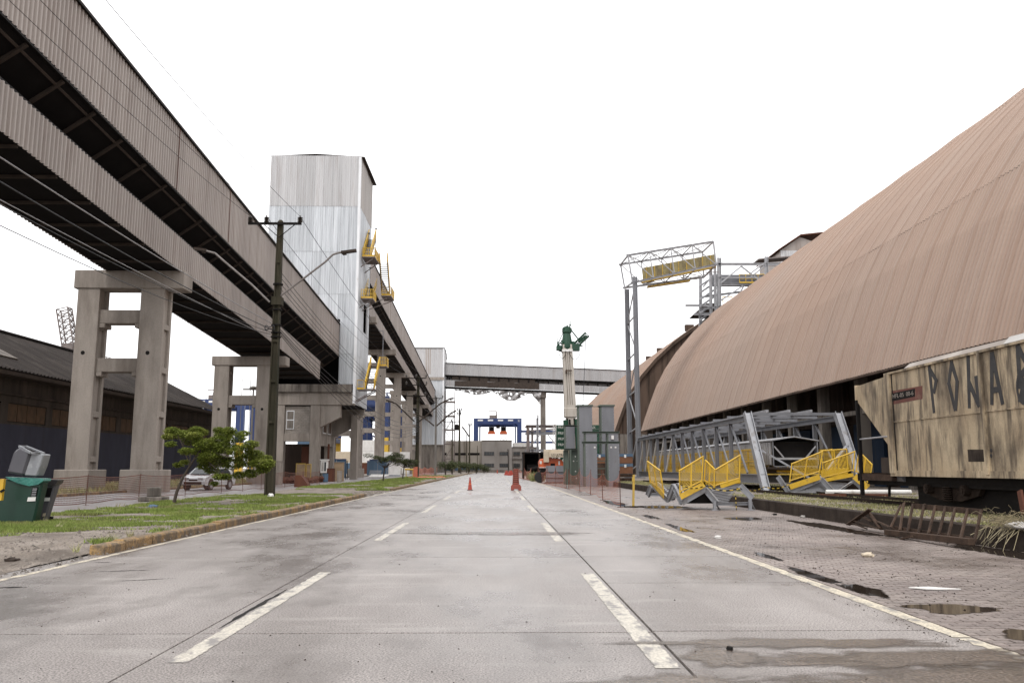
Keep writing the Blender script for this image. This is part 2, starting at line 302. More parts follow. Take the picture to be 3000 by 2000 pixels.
# ================================================================== SETTING
m = MB(); m.add([(-3000,-600,-.12),(3000,-600,-.12),(3000,5000,-.12),(-3000,5000,-.12)], [(0,1,2,3)])
struct('ground', m, M['ground'])
m = MB().box(-6.85, 4.13, -8, 283, -.1, -.03); road = struct('road', m, M['joint'])
def slab(x0, x1, y0, y1, cache={}):
    k = (round(x0,3), round(x1-x0,3), round(y1-y0,3))
    if k not in cache:
        c = .006; w = x1-x0; l = y1-y0
        cache[k] = MB().add([(0,0,-.029),(w,0,-.029),(w,l,-.029),(0,l,-.029),(c,c,0),(w-c,c,0),(w-c,l-c,0),(c,l-c,0)],
            [(4,5,6,7),(0,1,5,4),(1,2,6,5),(2,3,7,6),(3,0,4,7)]).mesh('slab', M['slab'])
    o = part(road, 'slab', cache[k], None, world=False); o.location = (x0, y0, 0)
for x0, x1, st, off in ((-6.84,-2.652,6.5,1.4),(-2.646,1.392,6.5,1.4),(1.406,4.12,3.25,1.45)):
    y = off-6.5
    while y < 118: slab(x0, x1, y+.011, y+st-.011); y += st
    slab(x0, x1, y+.005, 283)
def ragged(x0, x1, y0, y1, amp=.008, n=None, z=.004, parent=road, name='lane_marking', mat='paint'):
    n = n or max(2, int((y1-y0)/.05)); vs = []
    for i in range(n+1):
        y = y0+(y1-y0)*i/n; vs += [(x0+random.uniform(-amp, amp), y, z), (x1+random.uniform(-amp, amp), y, z)]
    return part(parent, name, MB().add(vs, [(2*i, 2*i+1, 2*i+3, 2*i+2) for i in range(n)]), M[mat], world=False)
y = 6.75
while y < 262:
    ragged(-2.48, -2.32, y, y+5.6); ragged(1.17, 1.35, y-.25, y+5.4); y += 10.9
ragged(-6.52, -6.40, 1, 280, .008, 900, name='edge_line', mat='edge_paint'); ragged(3.95, 4.115, 7.6, 280, .01, 1400, name='edge_line', mat='edge_paint')
ragged(3.98, 4.10, 6.0, 7.55, .03, 24, name='edge_line', mat='edge_paint')
# wet sheen painted as pale streaks, mineral smears and dark tar patches of the slabs are in the material; kerbs
kerb = struct('kerb', MB().box(-6.86,-6.84,14.8,44,-.03,.03), M['soil'])
def kerb_run(par, y0, y1, x0, x1, h, mat, L=1.0):
    y = y0; i = 0
    while y < y1:
        l = min(L*random.uniform(.75,1.25), y1-y); t = random.uniform(-.02,.02); d = random.uniform(-.012,.012)
        c = .02
        mb = MB().prism([(x0+t,y,-.05),(x1+t,y,-.05),(x1+t,y,h-.03+d),(x1-.03+t,y,h+d),(x0+t,y,h+d)], (0,l-.025*random.uniform(.6,2.4),0))
        if i < 290: part(par, 'kerb_stone', mb, M[mat], world=False, bev=.008 if y < 45 else 0)
        y += l; i += 1
kerb_run(kerb, 14.85, 44.2, -6.84, -6.60, .17, 'kerb_yellow')
kerb_run(kerb, 55.5, 150, -6.84, -6.60, .16, 'kerb_yellow', 1.4)
kerb_run(kerb, 150, 270, -6.84, -6.60, .16, 'kerb_yellow', 4)
fk = struct('far_kerb', MB().box(-22.05,-21.86,25,44,-.05,.02), M['soil'])
kerb_run(fk, 25, 100, -22.0, -21.8, .16, 'kerb_yellow', 2)
# verge: soil with height
def vz(x, y):
    e = min(1, max(0, (-6.86-x)/.35)); e2 = min(1, max(0, (x+13.7)/.5))
    g = 1
    if y < 17: g = max(0, min(1, (y-12.5)/3))
    if 43 < y < 57: g = max(0, min(1, max((45.5-y)/2, (y-54.5)/2)))
    return .004+(.03+.10*min(e,1)*e2)*g+.012*nval(x,y,1.7)*g+(.02*max(0,nval(x,y,3,5)))
xs = np.linspace(-13.8,-6.842,44); ys = np.concatenate([np.arange(0,60,.3), np.arange(60,282,2)])
vs = [(x,y,vz(x,y)) for y in ys for x in xs]; nx = len(xs)
fs = [(j*nx+i, j*nx+i+1, (j+1)*nx+i+1, (j+1)*nx+i) for j in range(len(ys)-1) for i in range(nx-1)]
struct('verge', MB().add(vs, fs), M['soil'], smooth=True)
struct('side_road', MB().box(-21.8,-13.75,-5,283,-.08,.012), M['side_road'])
vs = []; xs = np.linspace(-60,-22,30); ys = np.arange(-5,290,2.5); nx = len(xs)
vs = [(x,y,.1+.05*nval(x,y,.3)) for y in ys for x in xs]
fs = [(j*nx+i, j*nx+i+1, (j+1)*nx+i+1, (j+1)*nx+i) for j in range(len(ys)-1) for i in range(nx-1)]
struct('yard', MB().add(vs, fs), M['soil'], smooth=True)
def blades(region, n, dens, hmin, hmax, zf, wid=.012):
    vs = []; fs = []; x0,x1,y0,y1 = region; k = 0; tries = 0
    while k < n and tries < n*6:
        tries += 1
        t = random.random()**1.7; y = y0+(y1-y0)*t; x = random.uniform(x0,x1)
        if random.random() > dens(x,y): continue
        h = random.uniform(hmin,hmax)*(1+.6*nval(x,y,.8,3)); a = random.uniform(0,6.28); l = random.uniform(0,.8)*h
        w = wid*(1+y/25); z = zf(x,y)-.005; i = len(vs)
        vs += [(x-w*math.cos(a), y-w*math.sin(a), z), (x+w*math.cos(a), y+w*math.sin(a), z), (x+l*math.cos(a*3), y+l*math.sin(a*3), z+h)]
        fs.append((i,i+1,i+2)); k += 1
    return MB().add(vs, fs)
def gd(x, y):
    d = .36+1.6*nval(x,y,.33)+1.1*nval(x,y,1.1,4)
    if x > -8.2: d -= .55*(x+8.2)*(1 if y > 20 else 1.6)
    if y < 19: d -= (19-y)*.28*(1 if x > -12.5 else .5)
    if 43 < y < 57: d -= .9*(1-abs(y-50)/8)
    if x < -12.9: d -= .35
    if x > -7.3 and 15.5 < y < 43: d = max(d, .3+nval(x,y,.9,2))
    return max(0, min(1, d))
tag(solo('grass', blades((-13.7,-6.87,13,46), 120000, gd, .03,.085, vz, .007), M['grass'], 'short green grass with muddy gaps covering the near verge beside the kerb', 'grass'), kind='stuff')
tag(solo('grass', blades((-13.7,-6.87,55,150), 40000, gd, .05,.12, vz, .006), M['grass'], 'green grass on the farther verge under the two small trees', 'grass'), kind='stuff')
tag(solo('weeds', blades((-33,-22.1,26,95), 26000, lambda x,y: max(0,min(1,.6+nval(x,y,.25,9))), .1,.35, lambda x,y: .1, .012), M['dry_grass'], 'straggly weeds on the strip behind the orange net fence', 'weeds'), kind='stuff')
mbt = MB()
for i in range(70):
    x = random.choice([random.uniform(-7.3,-6.9), random.uniform(-13.4,-7), random.uniform(-13.9,-13.3)]); y = random.uniform(14.5,44)
    for k in range(16):
        a = random.uniform(0,6.28); h = random.uniform(.06,.2); l = h*random.uniform(.3,1.1); b = (x+random.uniform(-.06,.06), y+random.uniform(-.06,.06), vz(x,y))
        mbt.add([(b[0]-.006,b[1],b[2]),(b[0]+.006,b[1],b[2]),(b[0]+l*math.cos(a),b[1]+l*math.sin(a),b[2]+h)], [(0,1,2)])
tag(solo('weeds', mbt, M['dry_grass'], 'taller pale weed tufts scattered over the near verge', 'weeds'), kind='stuff')
# right apron
AX0, AX1 = 4.14, 9.2
struct('paved_apron', MB().box(AX0, AX1, -8, 283, -.08, -.012), M['joint'])
pav = bpy.data.objects['paved_apron']
def paver_mesh(w, l):
    c = .006
    return ([(0,0,-.03),(w,0,-.03),(w,l,-.03),(0,l,-.03),(c,c,.0),(w-c,c,.0),(w-c,l-c,.0),(c,l-c,.0)], [(4,5,6,7),(0,1,5,4),(1,2,6,5),(2,3,7,6),(3,0,4,7)])
pm = MB().add(*paver_mesh(.212,.105)).mesh('paver', M['paver'])
bulk = MB(); near = []
row = 0; y = 5.6
while y < 31:
    x = AX0+.004-(.11 if row % 2 else 0)
    while x < AX1-.01:
        xa = max(x, AX0+.004); xb = min(x+.212, AX1-.003)
        if xb-xa > .05:
            dz = random.uniform(-.003,.002)
            inv = (xa < .602*y+.15)
            if inv and xb-xa > .205 and len(near) < 300 and y < 11.5: near.append((xa,y,dz))
            else:
                v, f = paver_mesh(xb-xa,.105); bulk.add([(a+xa,b+y,c+dz) for a,b,c in v], f)
        x += .218
    y += .111; row += 1
for x, yy, dz in near:
    o = part(pav, 'paver', pm, None, world=False); o.location = (x, yy, dz)
part(pav, 'paver', bulk, M['paver'], world=False, kind='stuff')
# beyond 31 m the blocks are too small to tell apart: brick-patterned sheet
mf = M['paver'].copy(); mf.name = 'paver_far'
struct('apron_far', MB().add([(AX0,31,-.003),(AX1,31,-.003),(AX1,283,-.003),(AX0,283,-.003)], [(0,1,2,3)]), mf)
# platform
plat = struct('platform', MB().box(9.36, 75, -8, 300, -.1, .34), M['soil'])
y = -6
while y < 118:
    part(plat, 'edge_block', MB().box(9.2,9.46,y+.004,y+3.1-.004,-.1,.36), M['kerb_dark'], world=False, bev=.02); y += 3.1
def pd(x, y): return max(0, min(1, .62+1.2*nval(x,y,.5,7)-max(0,x-13)*.1))
tag(solo('platform_grass', blades((9.4,19,12,75), 52000, pd, .03,.08, lambda x,y: .34, .008), M['dry_grass'], 'thin dry grass and litter on top of the raised platform behind the dark kerb wall', 'grass'), kind='stuff')
for yy in (11.9, 13.5):
    part(plat, 'rail', MB().box(yy,yy+.07,-8,70,.34,.47), M['rust_black'], world=False)
def puddle(cx, cy, rx, ry, ang=0, z=.0025, seed=0, n=40):
    vs = [(cx,cy,z)]
    for i in range(n):
        a = 2*math.pi*i/n; k = 1+.45*nval(math.cos(a)*1.3+seed, math.sin(a)*1.3, 1.2, seed)+.15*nval(math.cos(a)*5+seed, math.sin(a)*5, 1, seed)
        dx = rx*k*math.cos(a); dy = ry*k*math.sin(a)
        vs.append((cx+dx*math.cos(ang)-dy*math.sin(ang), cy+dx*math.sin(ang)+dy*math.cos(ang), z))
    edged(struct('puddle', MB().add(vs, [(0,1+i,1+(i+1) % n) for i in range(n)]), M['puddle']))
for i, a in enumerate([(4.33,11.9,.13,.95),(4.42,10.5,.17,.6),(4.75,9.15,.42,.35),(4.5,14.4,.1,.7),(4.75,7.6,.28,.4),(5.3,7.35,.4,.22),(4.45,21.2,.14,1.6),(4.6,26,.16,1.2),
        (8.2,21.5,.35,2.6),(7.1,25,.5,.8),(6.2,32.5,1,1),(8.8,14.2,.38,3.2),(8.7,9.9,.5,.5),(4.9,36,.3,3)]):
    puddle(a[0], a[1], a[2]*1.15, a[3]*1.05, *a[4:], seed=i*3.1, z=.0022+.0004*i)
def film(cx, cy, rx, ry, ang, seed):
    n = 60; z_ = .0032+seed*.00012; vs = [(cx,cy,z_)]
    for i in range(n):
        a = 2*math.pi*i/n; k = 1+.5*nval(math.cos(a)*1.5+seed, math.sin(a)*1.5, 1.2, seed)+.3*nval(math.cos(a)*6+seed, math.sin(a)*6, 1, seed)
        dx = rx*k*math.cos(a); dy = ry*k*math.sin(a)
        vs.append((cx+dx*math.cos(ang)-dy*math.sin(ang), cy+dx*math.sin(ang)+dy*math.cos(ang), z_))
    edged(struct('wet_patch', MB().add(vs, [(0,1+i,1+(i+1) % n) for i in range(n)]), M['wet_film']))
for i, a in enumerate([(3.9,5.7,2.4,.9,.1),(3.1,5.9,1.6,.75,.1),(2.75,6.7,1.2,.3,-.05),(3.4,6.8,1.1,.35,.1),(1.2,6.0,.9,.35,.1),(2.6,7.4,1.4,.25,0),(1.75,6.85,.35,.4,.2),(.2,19.5,2,.5,0)]): film(*a, seed=i*2.3+1)
def pebbles(n, region, rmin, rmax, zf, mat, label, dens=lambda x,y: 1):
    mb = MB(); k = 0; t_ = 0
    while k < n and t_ < n*8:
        t_ += 1; x = random.uniform(*region[:2]); y = region[2]+(region[3]-region[2])*random.random()**1.5
        if random.random() > dens(x,y): continue
        q_ = random.uniform(rmin,rmax)*random.random()**.8+rmin*.4; a = random.uniform(0,6.28); c = (x,y,zf(x,y)+q_*.25); h = q_*.6
        p4 = [(c[0]+q_*math.cos(a+j*1.571)*random.uniform(.7,1.2), c[1]+q_*math.sin(a+j*1.571)*random.uniform(.6,1.1), c[2]-h*.5) for j in range(4)]
        mb.add(p4+[(c[0]+random.uniform(-.3,.3)*q_, c[1]+random.uniform(-.3,.3)*q_, c[2]+h)], [(0,1,4),(1,2,4),(2,3,4),(3,0,4)]); k += 1
    tag(solo('gravel', mb, M[mat], label, 'gravel'), kind='stuff')
pebbles(2600, (-13.5,-6.5,11.5,21), .012, .05, vz, 'concrete_dark', 'loose stones and gravel on the muddy ground left of the kerb end')
pebbles(900, (-8.6,-6.5,43,57), .02, .06, vz, 'concrete_dark', 'loose gravel in the muddy gap between the two yellow kerbs')
pebbles(1500, (4.3,9.15,9,40), .006, .022, lambda x,y: 0, 'rust_black', 'small dark crumbs of dirt scattered over the block pavement', lambda x,y: .25+max(0,nval(x,y,.9,3))*2)
pebbles(500, (-6.2,4.0,6,45), .005, .014, lambda x,y: 0, 'rust_black', 'small dark crumbs scattered on the road slabs')
pebbles(700, (3.75,4.02,7.4,60), .004, .014, lambda x,y: 0, 'rust_black', 'dark crumbled asphalt along the inner side of the right edge line')
for (x, y, l, w, a) in ((-5.3,12.6,.9,.03,1.25),(-4.6,11.6,.8,.02,1.2),(-6.0,10.9,.5,.05,1.45),(-6.1,13.7,.3,.03,1.5),(-2.53,9.4,2.6,.035,0)):
    d = Vector((math.sin(a),math.cos(a),0)); nn = Vector((d.y,-d.x,0)); n = 24; vs = []
    for i in range(n+1):
        t = i/n-.5; q_ = Vector((x,y,.0042))+d*(l*t)+nn*.03*nval(t*9,x,1,2); ww = w*(1-abs(2*t)**2)*random.uniform(.4,1.1); vs += [q_-nn*ww, q_+nn*ww]
    part(road, 'tar_crack', MB().add(vs, [(2*i,2*i+1,2*i+3,2*i+2) for i in range(n)]), M['joint'], world=False)
# ================================================================== CONVEYOR GALLERIES AND SUPPORTS (left)
SL = -.0565
def gallery(y0, y1, zu, label, low_y1=None, pitch=.34, low_y0=None):
    g = thing('conveyor_gallery', label, 'conveyor gallery', (-21.5, y0, 0))
    low_y1 = low_y1 or y1; low_y0 = low_y0 or y0; v = Vector((0,1,SL))
    def sheets(nm, x, nx, ya, yb, zc, h, mat, step):
        me = MB().corr((0,0,0), v, (0,0,1), step-.01, h, pitch, .085, (nx,0,0)).mesh(nm, M[mat]); y = ya
        while y < yb-.01:
            if yb-y < step-.01: o = part(g, nm, MB().corr((0,0,0), v, (0,0,1), yb-y, h, pitch, .05, (nx,0,0)), M[mat], world=False)
            else: o = part(g, nm, me, None, world=False)
            o.location = Vector((x+random.uniform(-.008,.008)*nx, y, zc+SL*y))-Vector(g.location); y += step
    # upper gallery: right and left faces, floor deck, roof
    sheets('cladding_sheet', -19.1, 1, y0, y1, zu, 3.9, 'clad', 4)
    sheets('cladding_sheet', -24.0, -1, y0, y1, zu, 3.9, 'clad', 12)
    def strip(nm, x0, x1, ya, yb, za, t, mat):
        return part(g, nm, MB().prism([(x0,ya,za+SL*ya),(x1,ya,za+SL*ya),(x1,yb,za+SL*yb),(x0,yb,za+SL*yb)], (0,0,t)), M[mat])
    strip('roof', -24.15, -18.93, y0-.1, y1+.1, zu+3.93, .06, 'clad')
    e = strip('roof_edge', -19.03, -18.9, y0-.1, y1+.1, zu+3.80, .12, 'black')
    def slope(nm, xa, dza, xb, dzb, t, mat, ya=y0, yb=y1):
        return part(g, nm, MB().prism([(xa,ya,zu+dza+SL*ya),(xb,ya,zu+dzb+SL*ya),(xb,yb,zu+dzb+SL*yb),(xa,yb,zu+dza+SL*yb)], (0,0,t)), M[mat])
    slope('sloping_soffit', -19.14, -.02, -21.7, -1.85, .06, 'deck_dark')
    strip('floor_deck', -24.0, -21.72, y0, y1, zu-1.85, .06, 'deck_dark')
    strip('bottom_chord', -19.22, -19.06, y0, y1, zu-.12, .1, 'black')
    slope('flange_strip', -20.65, -1.18, -20.95, -1.40, .05, 'beam_brown')
    slope('edge_pipe', -19.45, -.33, -19.52, -.39, .05, 'beam_brown')
    y = y0+1
    while y < y1:
        part(g, 'cross_beam', MB().bar((-19.2,y,zu+SL*y-.13),(-21.65,y,zu+SL*y-1.88),.18,.14), M['beam_brown']); y += 3.0
    for ys in ((49,58.9) if y0 < 50 else (150,)):
        part(g, 'seam_strip', MB().prism([(-19.0,ys,zu+SL*ys),(-18.99,ys,zu+SL*ys),(-18.99,ys,zu+SL*ys+3.8),(-19.0,ys,zu+SL*ys+3.8)], (0,.1,0)), M['rust_brown'])
    # lower gallery
    zl = zu-4.12
    sheets('lower_cladding_sheet', -19.6, 1, low_y0, low_y1, zl, 2.0, 'clad', 4)
    sheets('lower_cladding_sheet', -24.1, -1, low_y0, low_y1, zl, 2.0, 'clad', 12)
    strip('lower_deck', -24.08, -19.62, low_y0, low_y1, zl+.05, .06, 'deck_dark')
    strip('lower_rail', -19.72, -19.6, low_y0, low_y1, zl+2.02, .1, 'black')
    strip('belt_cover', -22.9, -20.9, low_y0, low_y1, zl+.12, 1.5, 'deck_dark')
    y = low_y0+.5
    while y < low_y1:
        part(g, 'lower_cross_beam', MB().box(-24.02,-19.66,y,y+.12,zl+SL*y-.1,zl+SL*y+.04), M['beam_brown'])
        y += 3.2
    return g
gallery(14, 102.4, 20.52, 'nearest long brown ribbed conveyor gallery on two levels crossing overhead at the left', 94)
gallery(112.3, 262.4, 36.0, 'farther brown ribbed conveyor gallery running from the near silver tower to the far one')
def frame(Y, zt, bh, label):
    w = 1.3
    g = thing('support_frame', label, 'support frame', (-22.5, Y, 0), 'concrete frames carrying the galleries')
    part(g, 'head_beam', MB().box(-26.1,-19.35 if Y < 120 else -18.6,Y,Y+1.5,zt-bh,zt), M['concrete'], bev=.04)
    for x0, x1 in ((-25.85,-24.5),(-21.98,-20.53)):
        mb = MB(); z1 = zt-bh
        mb.box(x0,x1,Y+.08,Y+.38,0,z1).box(x0,x1,Y+1.15,Y+1.45,0,z1).box(x0,x1-.16,Y+.38,Y+1.15,0,z1)
        z = 1.8
        while z < z1: mb.box(x1-.16,x1,Y+.38,Y+1.15,z,z+.35); z += 2.7
        part(g, 'column', mb, M['concrete'], bev=.02)
        part(g, 'pedestal', MB().box(x0-.35,x1+.35,Y-.5,Y+1.9,-.1,1.35), M['concrete'], bev=.04)
        for zz in (z1-4.0,):
            part(g, 'bolt_hole', MB().tube(((x0+x1)/2-.1,Y+.085,zz),((x0+x1)/2-.1,Y+.074,zz),.13,n=10), M['black'])
    z = zt-2.45
    if Y == 78: z = 8.0
    while z > (7.6 if Y < 100 else 6.5):
        part(g, 'cross_beam', MB().box(-24.62,-21.86,Y+.3,Y+1.2,z-.85,z), M['concrete'], bev=.03)
        for x0, x1 in ((-24.5,-24.15),(-22.32,-21.98)):
            part(g, 'corbel', MB().box(x0,x1,Y+.25,Y+1.25,z-1.12,z-.853), M['concrete'], bev=.03)
        z -= 3.0
    return g
def zg2(Y): return 31.88+SL*Y
frame(52, 13.55, 1.15, 'nearest concrete portal frame with two columns standing behind the near tree and orange net')
frame(78, 11.58, .85, 'second concrete portal frame partly behind the near wooden utility pole')
for Y, l in ((130,'first tall concrete frame standing just beyond the silver tower'),(156,'second tall concrete frame beyond the silver tower, above the left small tree'),
             (182,'third tall concrete frame beyond the silver tower, left of the dark utility pole'),(208,'fourth tall concrete frame beyond the silver tower, behind the dark utility pole'),
             (234,'last tall concrete frame before the far silver tower')):
    frame(Y, zg2(Y)-.02, .95, l)
# ------------------------------------------------------------------ transfer tower (near)
def tiers(g, nm, o, u, n, total, sheet, levels, mats, pitch=.26, jut=.05):
    for i in range(len(levels)-1):
        z0, z1 = levels[i], levels[i+1]; k = round(total/sheet); w = total/k
        me = MB().corr((0,0,0), u, (0,0,1), w-.006, z1-z0+.12, pitch, jut, n).mesh(nm, M[mats[i]])
        for j in range(k):
            ob = part(g, nm, me, None, world=False)
            ob.location = Vector(o)+Vector(u)*(w*j)+Vector(n)*(.03*i+random.uniform(0,.006))+Vector((0,0,z0))-Vector(g.location)
tw = thing('transfer_tower', 'tall silver ribbed-metal tower on a concrete base at the end of the near conveyor gallery', 'tower', (-22.5,107,0))
X0, X1, Y0, Y1 = -28.05, -17.05, 102, 112
tiers(tw, 'front_sheet', (X0,Y0,0), (1,0,0), (0,-1,0), 11, 1.1, [19.2,22.3,27.6,33.3,39.66], ['zinc','zinc','zinc','zinc_old'])
tiers(tw, 'front_sheet', (-18.95,Y0,0), (1,0,0), (0,-1,0), 1.9, .95, [11.35,15,19.2], ['zinc','zinc'])
# right side: with a tall opening (z 13-21 at the rear half)
tiers(tw, 'side_sheet', (X1,Y0,0), (0,1,0), (1,0,0), 5, 1, [9.0,15,21.8,27.6,33.3,39.6], ['zinc','zinc','zinc','zinc','clad_side'])
tiers(tw, 'side_sheet', (X1,Y0+5,0), (0,1,0), (1,0,0), 5, 1, [9.0,18.4], ['zinc'])
tiers(tw, 'side_sheet', (X1,Y0+5,0), (0,1,0), (1,0,0), 5, 1, [22.2,27.6,33.3,39.6], ['zinc','zinc','clad_side'])
tiers(tw, 'side_sheet', (X1,Y0+8.4,0), (0,1,0), (1,0,0), 1.6, .8, [18.4,22.2], ['zinc'])
part(tw, 'core_wall', MB().box(X0+.1,X0+.2,Y0+.1,Y1-.1,11,39.5).box(X0+.2,X1-.2,Y1-.15,Y1-.05,11,39.5), M['deck_dark'])
part(tw, 'opening_frame', MB().box(X1-.1,X1+.1,Y0+4.9,Y0+5.0,18.4,22.2).box(X1-.1,X1+.1,Y0+8.35,Y0+8.45,18.4,22.2), M['white_trim'])
part(tw, 'corner_trim', MB().box(X1-.12,X1+.17,Y0-.17,Y0+.12,9.05,39.62), M['white_trim'])
part(tw, 'floor_slab', MB().box(X0+.3,X1-.3,Y0+.4,Y1-.2,18.9,19.1).box(X0+.3,X1-.3,Y0+.4,Y1-.2,22.4,22.6).box(X0+.3,X1-.3,Y0+.6,Y1-.2,11.1,11.3), M['deck_dark'])
part(tw, 'roof', MB().prism([(X0-.05,Y0-.08,39.66),((X0+X1)/2,Y0-.08,39.95),(X1+.55,Y0-.08,39.6),(X1+.55,Y0-.08,39.68),((X0+X1)/2,Y0-.08,40.03),(X0-.05,Y0-.08,39.74)], (0,10.8,0)), M['beam_brown'])
part(tw, 'ledge_beam', MB().box(-26.2,-17.3,Y0-.35,Y0+.7,10.35,11.3), M['concrete_dark'], bev=.04)
part(tw, 'main_beam', MB().box(-26.2,-17.0,Y0-.05,Y0+.9,8.85,10.345), M['concrete'], bev=.03)
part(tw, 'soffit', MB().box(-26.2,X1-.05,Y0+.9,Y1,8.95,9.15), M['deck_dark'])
part(tw, 'soffit_beam', MB().box(-26.2,-17.2,Y1-.9,Y1-.05,8.2,8.94), M['concrete'])
# inside the opening: dark machinery
part(tw, 'hopper', MB().prism([(-19,107,14),(-17.6,107,15.5),(-17.6,107,19),(-20.5,107,19)], (0,3,0)), M['rust_black'])
# concrete base building
part(tw, 'corner_column', MB().box(-22.15,-21.0,Y0,Y0+1.1,0,8.84), M['concrete'], bev=.03)
part(tw, 'corner_column', MB().box(-22.15,-21.0,Y1-1.1,Y1,0,8.2), M['concrete'], bev=.03)
part(tw, 'corner_column', MB().box(-26.3,-25.2,Y0,Y0+1.1,0,8.84), M['concrete'], bev=.03)
part(tw, 'outer_column', MB().box(-18.75,-17.9,Y1-1.6,Y1-.4,0,8.2), M['concrete'], bev=.03)
part(tw, 'haunch', MB().prism([(-21.0,Y0+.1,8.84),(-18.6,Y0+.1,8.84),(-18.6,Y0+.1,7.4),(-21.0,Y0+.1,6.2)], (0,.8,0)), M['concrete'], bev=.02)
part(tw, 'haunch', MB().prism([(-21.0,Y1-.9,8.19),(-17.5,Y1-.9,8.19),(-18.6,Y1-.9,6.6),(-21.0,Y1-.9,5.4)], (0,.8,0)), M['concrete'], bev=.02)
part(tw, 'lintel', MB().box(-25.19,-22.16,Y0+.05,Y0+.8,4.55,5.5), M['concrete'], bev=.02)
part(tw, 'side_lintel', MB().box(-21.9,-21.1,Y0+1.11,Y1-1.11,4.1,5.4), M['concrete'], bev=.02)
part(tw, 'backing_wall', MB().box(-25.19,-22.16,Y0+.42,Y0+.6,5.5,8.84).box(-21.6,-21.3,Y0+1.11,Y1-1.11,5.4,8.9), M['joint'])
bmsh = MB().box(0,.385,0,.14,0,.185).mesh('block', M['block']); z = 5.52; k = 0
while z < 8.65:
    x = -25.17+(0 if k % 2 else -.2)
    while x < -22.18:
        a = max(x,-25.17); b = min(x+.39,-22.17)
        if b-a > .3: o = part(tw, 'block', bmsh, None, world=False); o.location = Vector((a,Y0+.25+random.uniform(-.008,.008),z))-Vector(tw.location)
        elif b-a > .04: part(tw, 'block', MB().box(a,b-.005,Y0+.25,Y0+.4,z,z+.185), M['block'])
        x += .4
    z += .2; k += 1
bm2 = MB().box(0,.14,0,.385,0,.185).mesh('block', M['block']); z = 5.42
while z < 8.7:
    y = Y0+1.13+(.2 if round(z*5) % 2 else 0)
    while y < Y1-1.5:
        o = part(tw, 'block', bm2, None, world=False); o.location = Vector((-21.29,y,z))-Vector(tw.location); y += .8 if False else .4
    z += .2
for y in (Y0+2.6, Y0+5.6):
    w = part(tw, 'window', MB().box(-21.14,-21.08,y,y+1.9,5.6,8.0), M['white_trim'])
    for a in (0.08, 1.0): part(w, 'pane', MB().box(-21.079,-21.07,y+a,y+a+.8,5.7,7.9), M['shutter'])
w = part(tw, 'door', MB().box(-25.0,-24.1,Y0+.18,Y0+.24,6.0,8.2), M['white_trim'])
for z in (6.08, 7.15): part(w, 'louvre', MB().box(-24.93,-24.17,Y0+.165,Y0+.178,z,z+.95), M['concrete_dark'])
part(tw, 'ground_wall', MB().box(-31,-22.2,Y1-.5,Y1-.3,0,4.5), M['dark_wall'])
part(tw, 'brown_door', MB().box(-23.6,-22.16,Y0+2.5,Y0+2.7,0,4.0), M['rust_brown'])
part(tw, 'column_foot', MB().box(-22.5,-20.7,Y0-.5,Y0+1.5,0,.55), M['concrete_dark'], bev=.03)
# ------------------------------------------------------------------ yellow external staircases on the tower
def prail(g, pts, h=1.1, mat='yellow', posts=1.0, mid=True, r=.03, name='railing', infill=False, world=True):
    mb = MB(); pts = [Vector(p) for p in pts]; up = Vector((0,0,h))
    for a, b in zip(pts, pts[1:]):
        mb.bar(a+up, b+up, r*2)
        if mid: mb.bar(a+up*.5, b+up*.5, r*1.4)
        mb.bar(a+Vector((0,0,.1)), b+Vector((0,0,.1)), .03, .2)
        n = max(1, round((b-a).length/posts))
        for i in range(n+1): q = a+(b-a)*i/n; mb.bar(q, q+up, r*1.6)
    o = part(g, name, mb, M[mat], world=world)
    if infill:
        mi = MB()
        for a, b in zip(pts, pts[1:]):
            n = max(2, round((b-a).length/.22))
            for i in range(n): q = a+(b-a)*(i+.5)/n; mi.bar(q+up*.1, q+up*.97, .05)
        part(o, 'bars', mi, M[mat], kind='stuff')
    return o
def flight(g, p, q, w, mat='beam_brown', side='y'):
    p = Vector(p); q = Vector(q); o = Vector((0,w,0)) if side == 'y' else Vector((w,0,0))
    part(g, 'stringer', MB().bar(p,q,.06,.28).bar(p+o,q+o,.06,.28), M[mat])
    mb = MB(); n = max(3, int(abs(q.z-p.z)/.22))
    for i in range(1, n):
        c = p+(q-p)*i/n
        if side == 'y': mb.box(c.x-.13,c.x+.13,c.y+.03,c.y+w-.03,c.z-.02,c.z+.02)
        else: mb.box(c.x+.03,c.x+w-.03,c.y-.13,c.y+.13,c.z-.02,c.z+.02)
    part(g, 'treads', mb, M[mat])
def stair_cluster(z, label):
    g = thing('staircase', label, 'staircase', (-16.2,108,z))
    for (ya, yb, xa, xb, dz) in ((103.6,107.4,-16.8,-15.2,0),(108.6,111.9,-15.0,-13.7,-3.9)):
        part(g, 'landing', MB().box(xa,xb,ya,yb,z+dz-.12,z+dz), M['steel_rust'])
        part(g, 'bracket', MB().bar((-17.0,ya+.3,z+dz-1.3),(xb-.2,ya+.3,z+dz-.15),.09).bar((-17.0,yb-.3,z+dz-1.3),(xb-.2,yb-.3,z+dz-.15),.09), M['steel_rust'])
        prail(g, [(xa+.05,ya,z+dz),(xb,ya,z+dz),(xb,yb,z+dz)], infill=True)
    flight(g, (-16.75,104.4,z), (-16.75,108.6,z+3.6), .9, side='x')
    for x in (-16.75,-15.85): prail(g, [(x,104.4,z+.1),(x,108.6,z+3.7)], r=.06, infill=True)
    flight(g, (-15.0,109.3,z-3.8), (-15.0,106.2,z-.1), 1.0, side='x')
    for x in (-15.0,-14.0): prail(g, [(x,109.3,z-3.7),(x,106.2,z)], r=.06, infill=True)
    return g
sc = stair_cluster(27.4, 'upper yellow zigzag staircase and landings high on the right side of the silver tower')
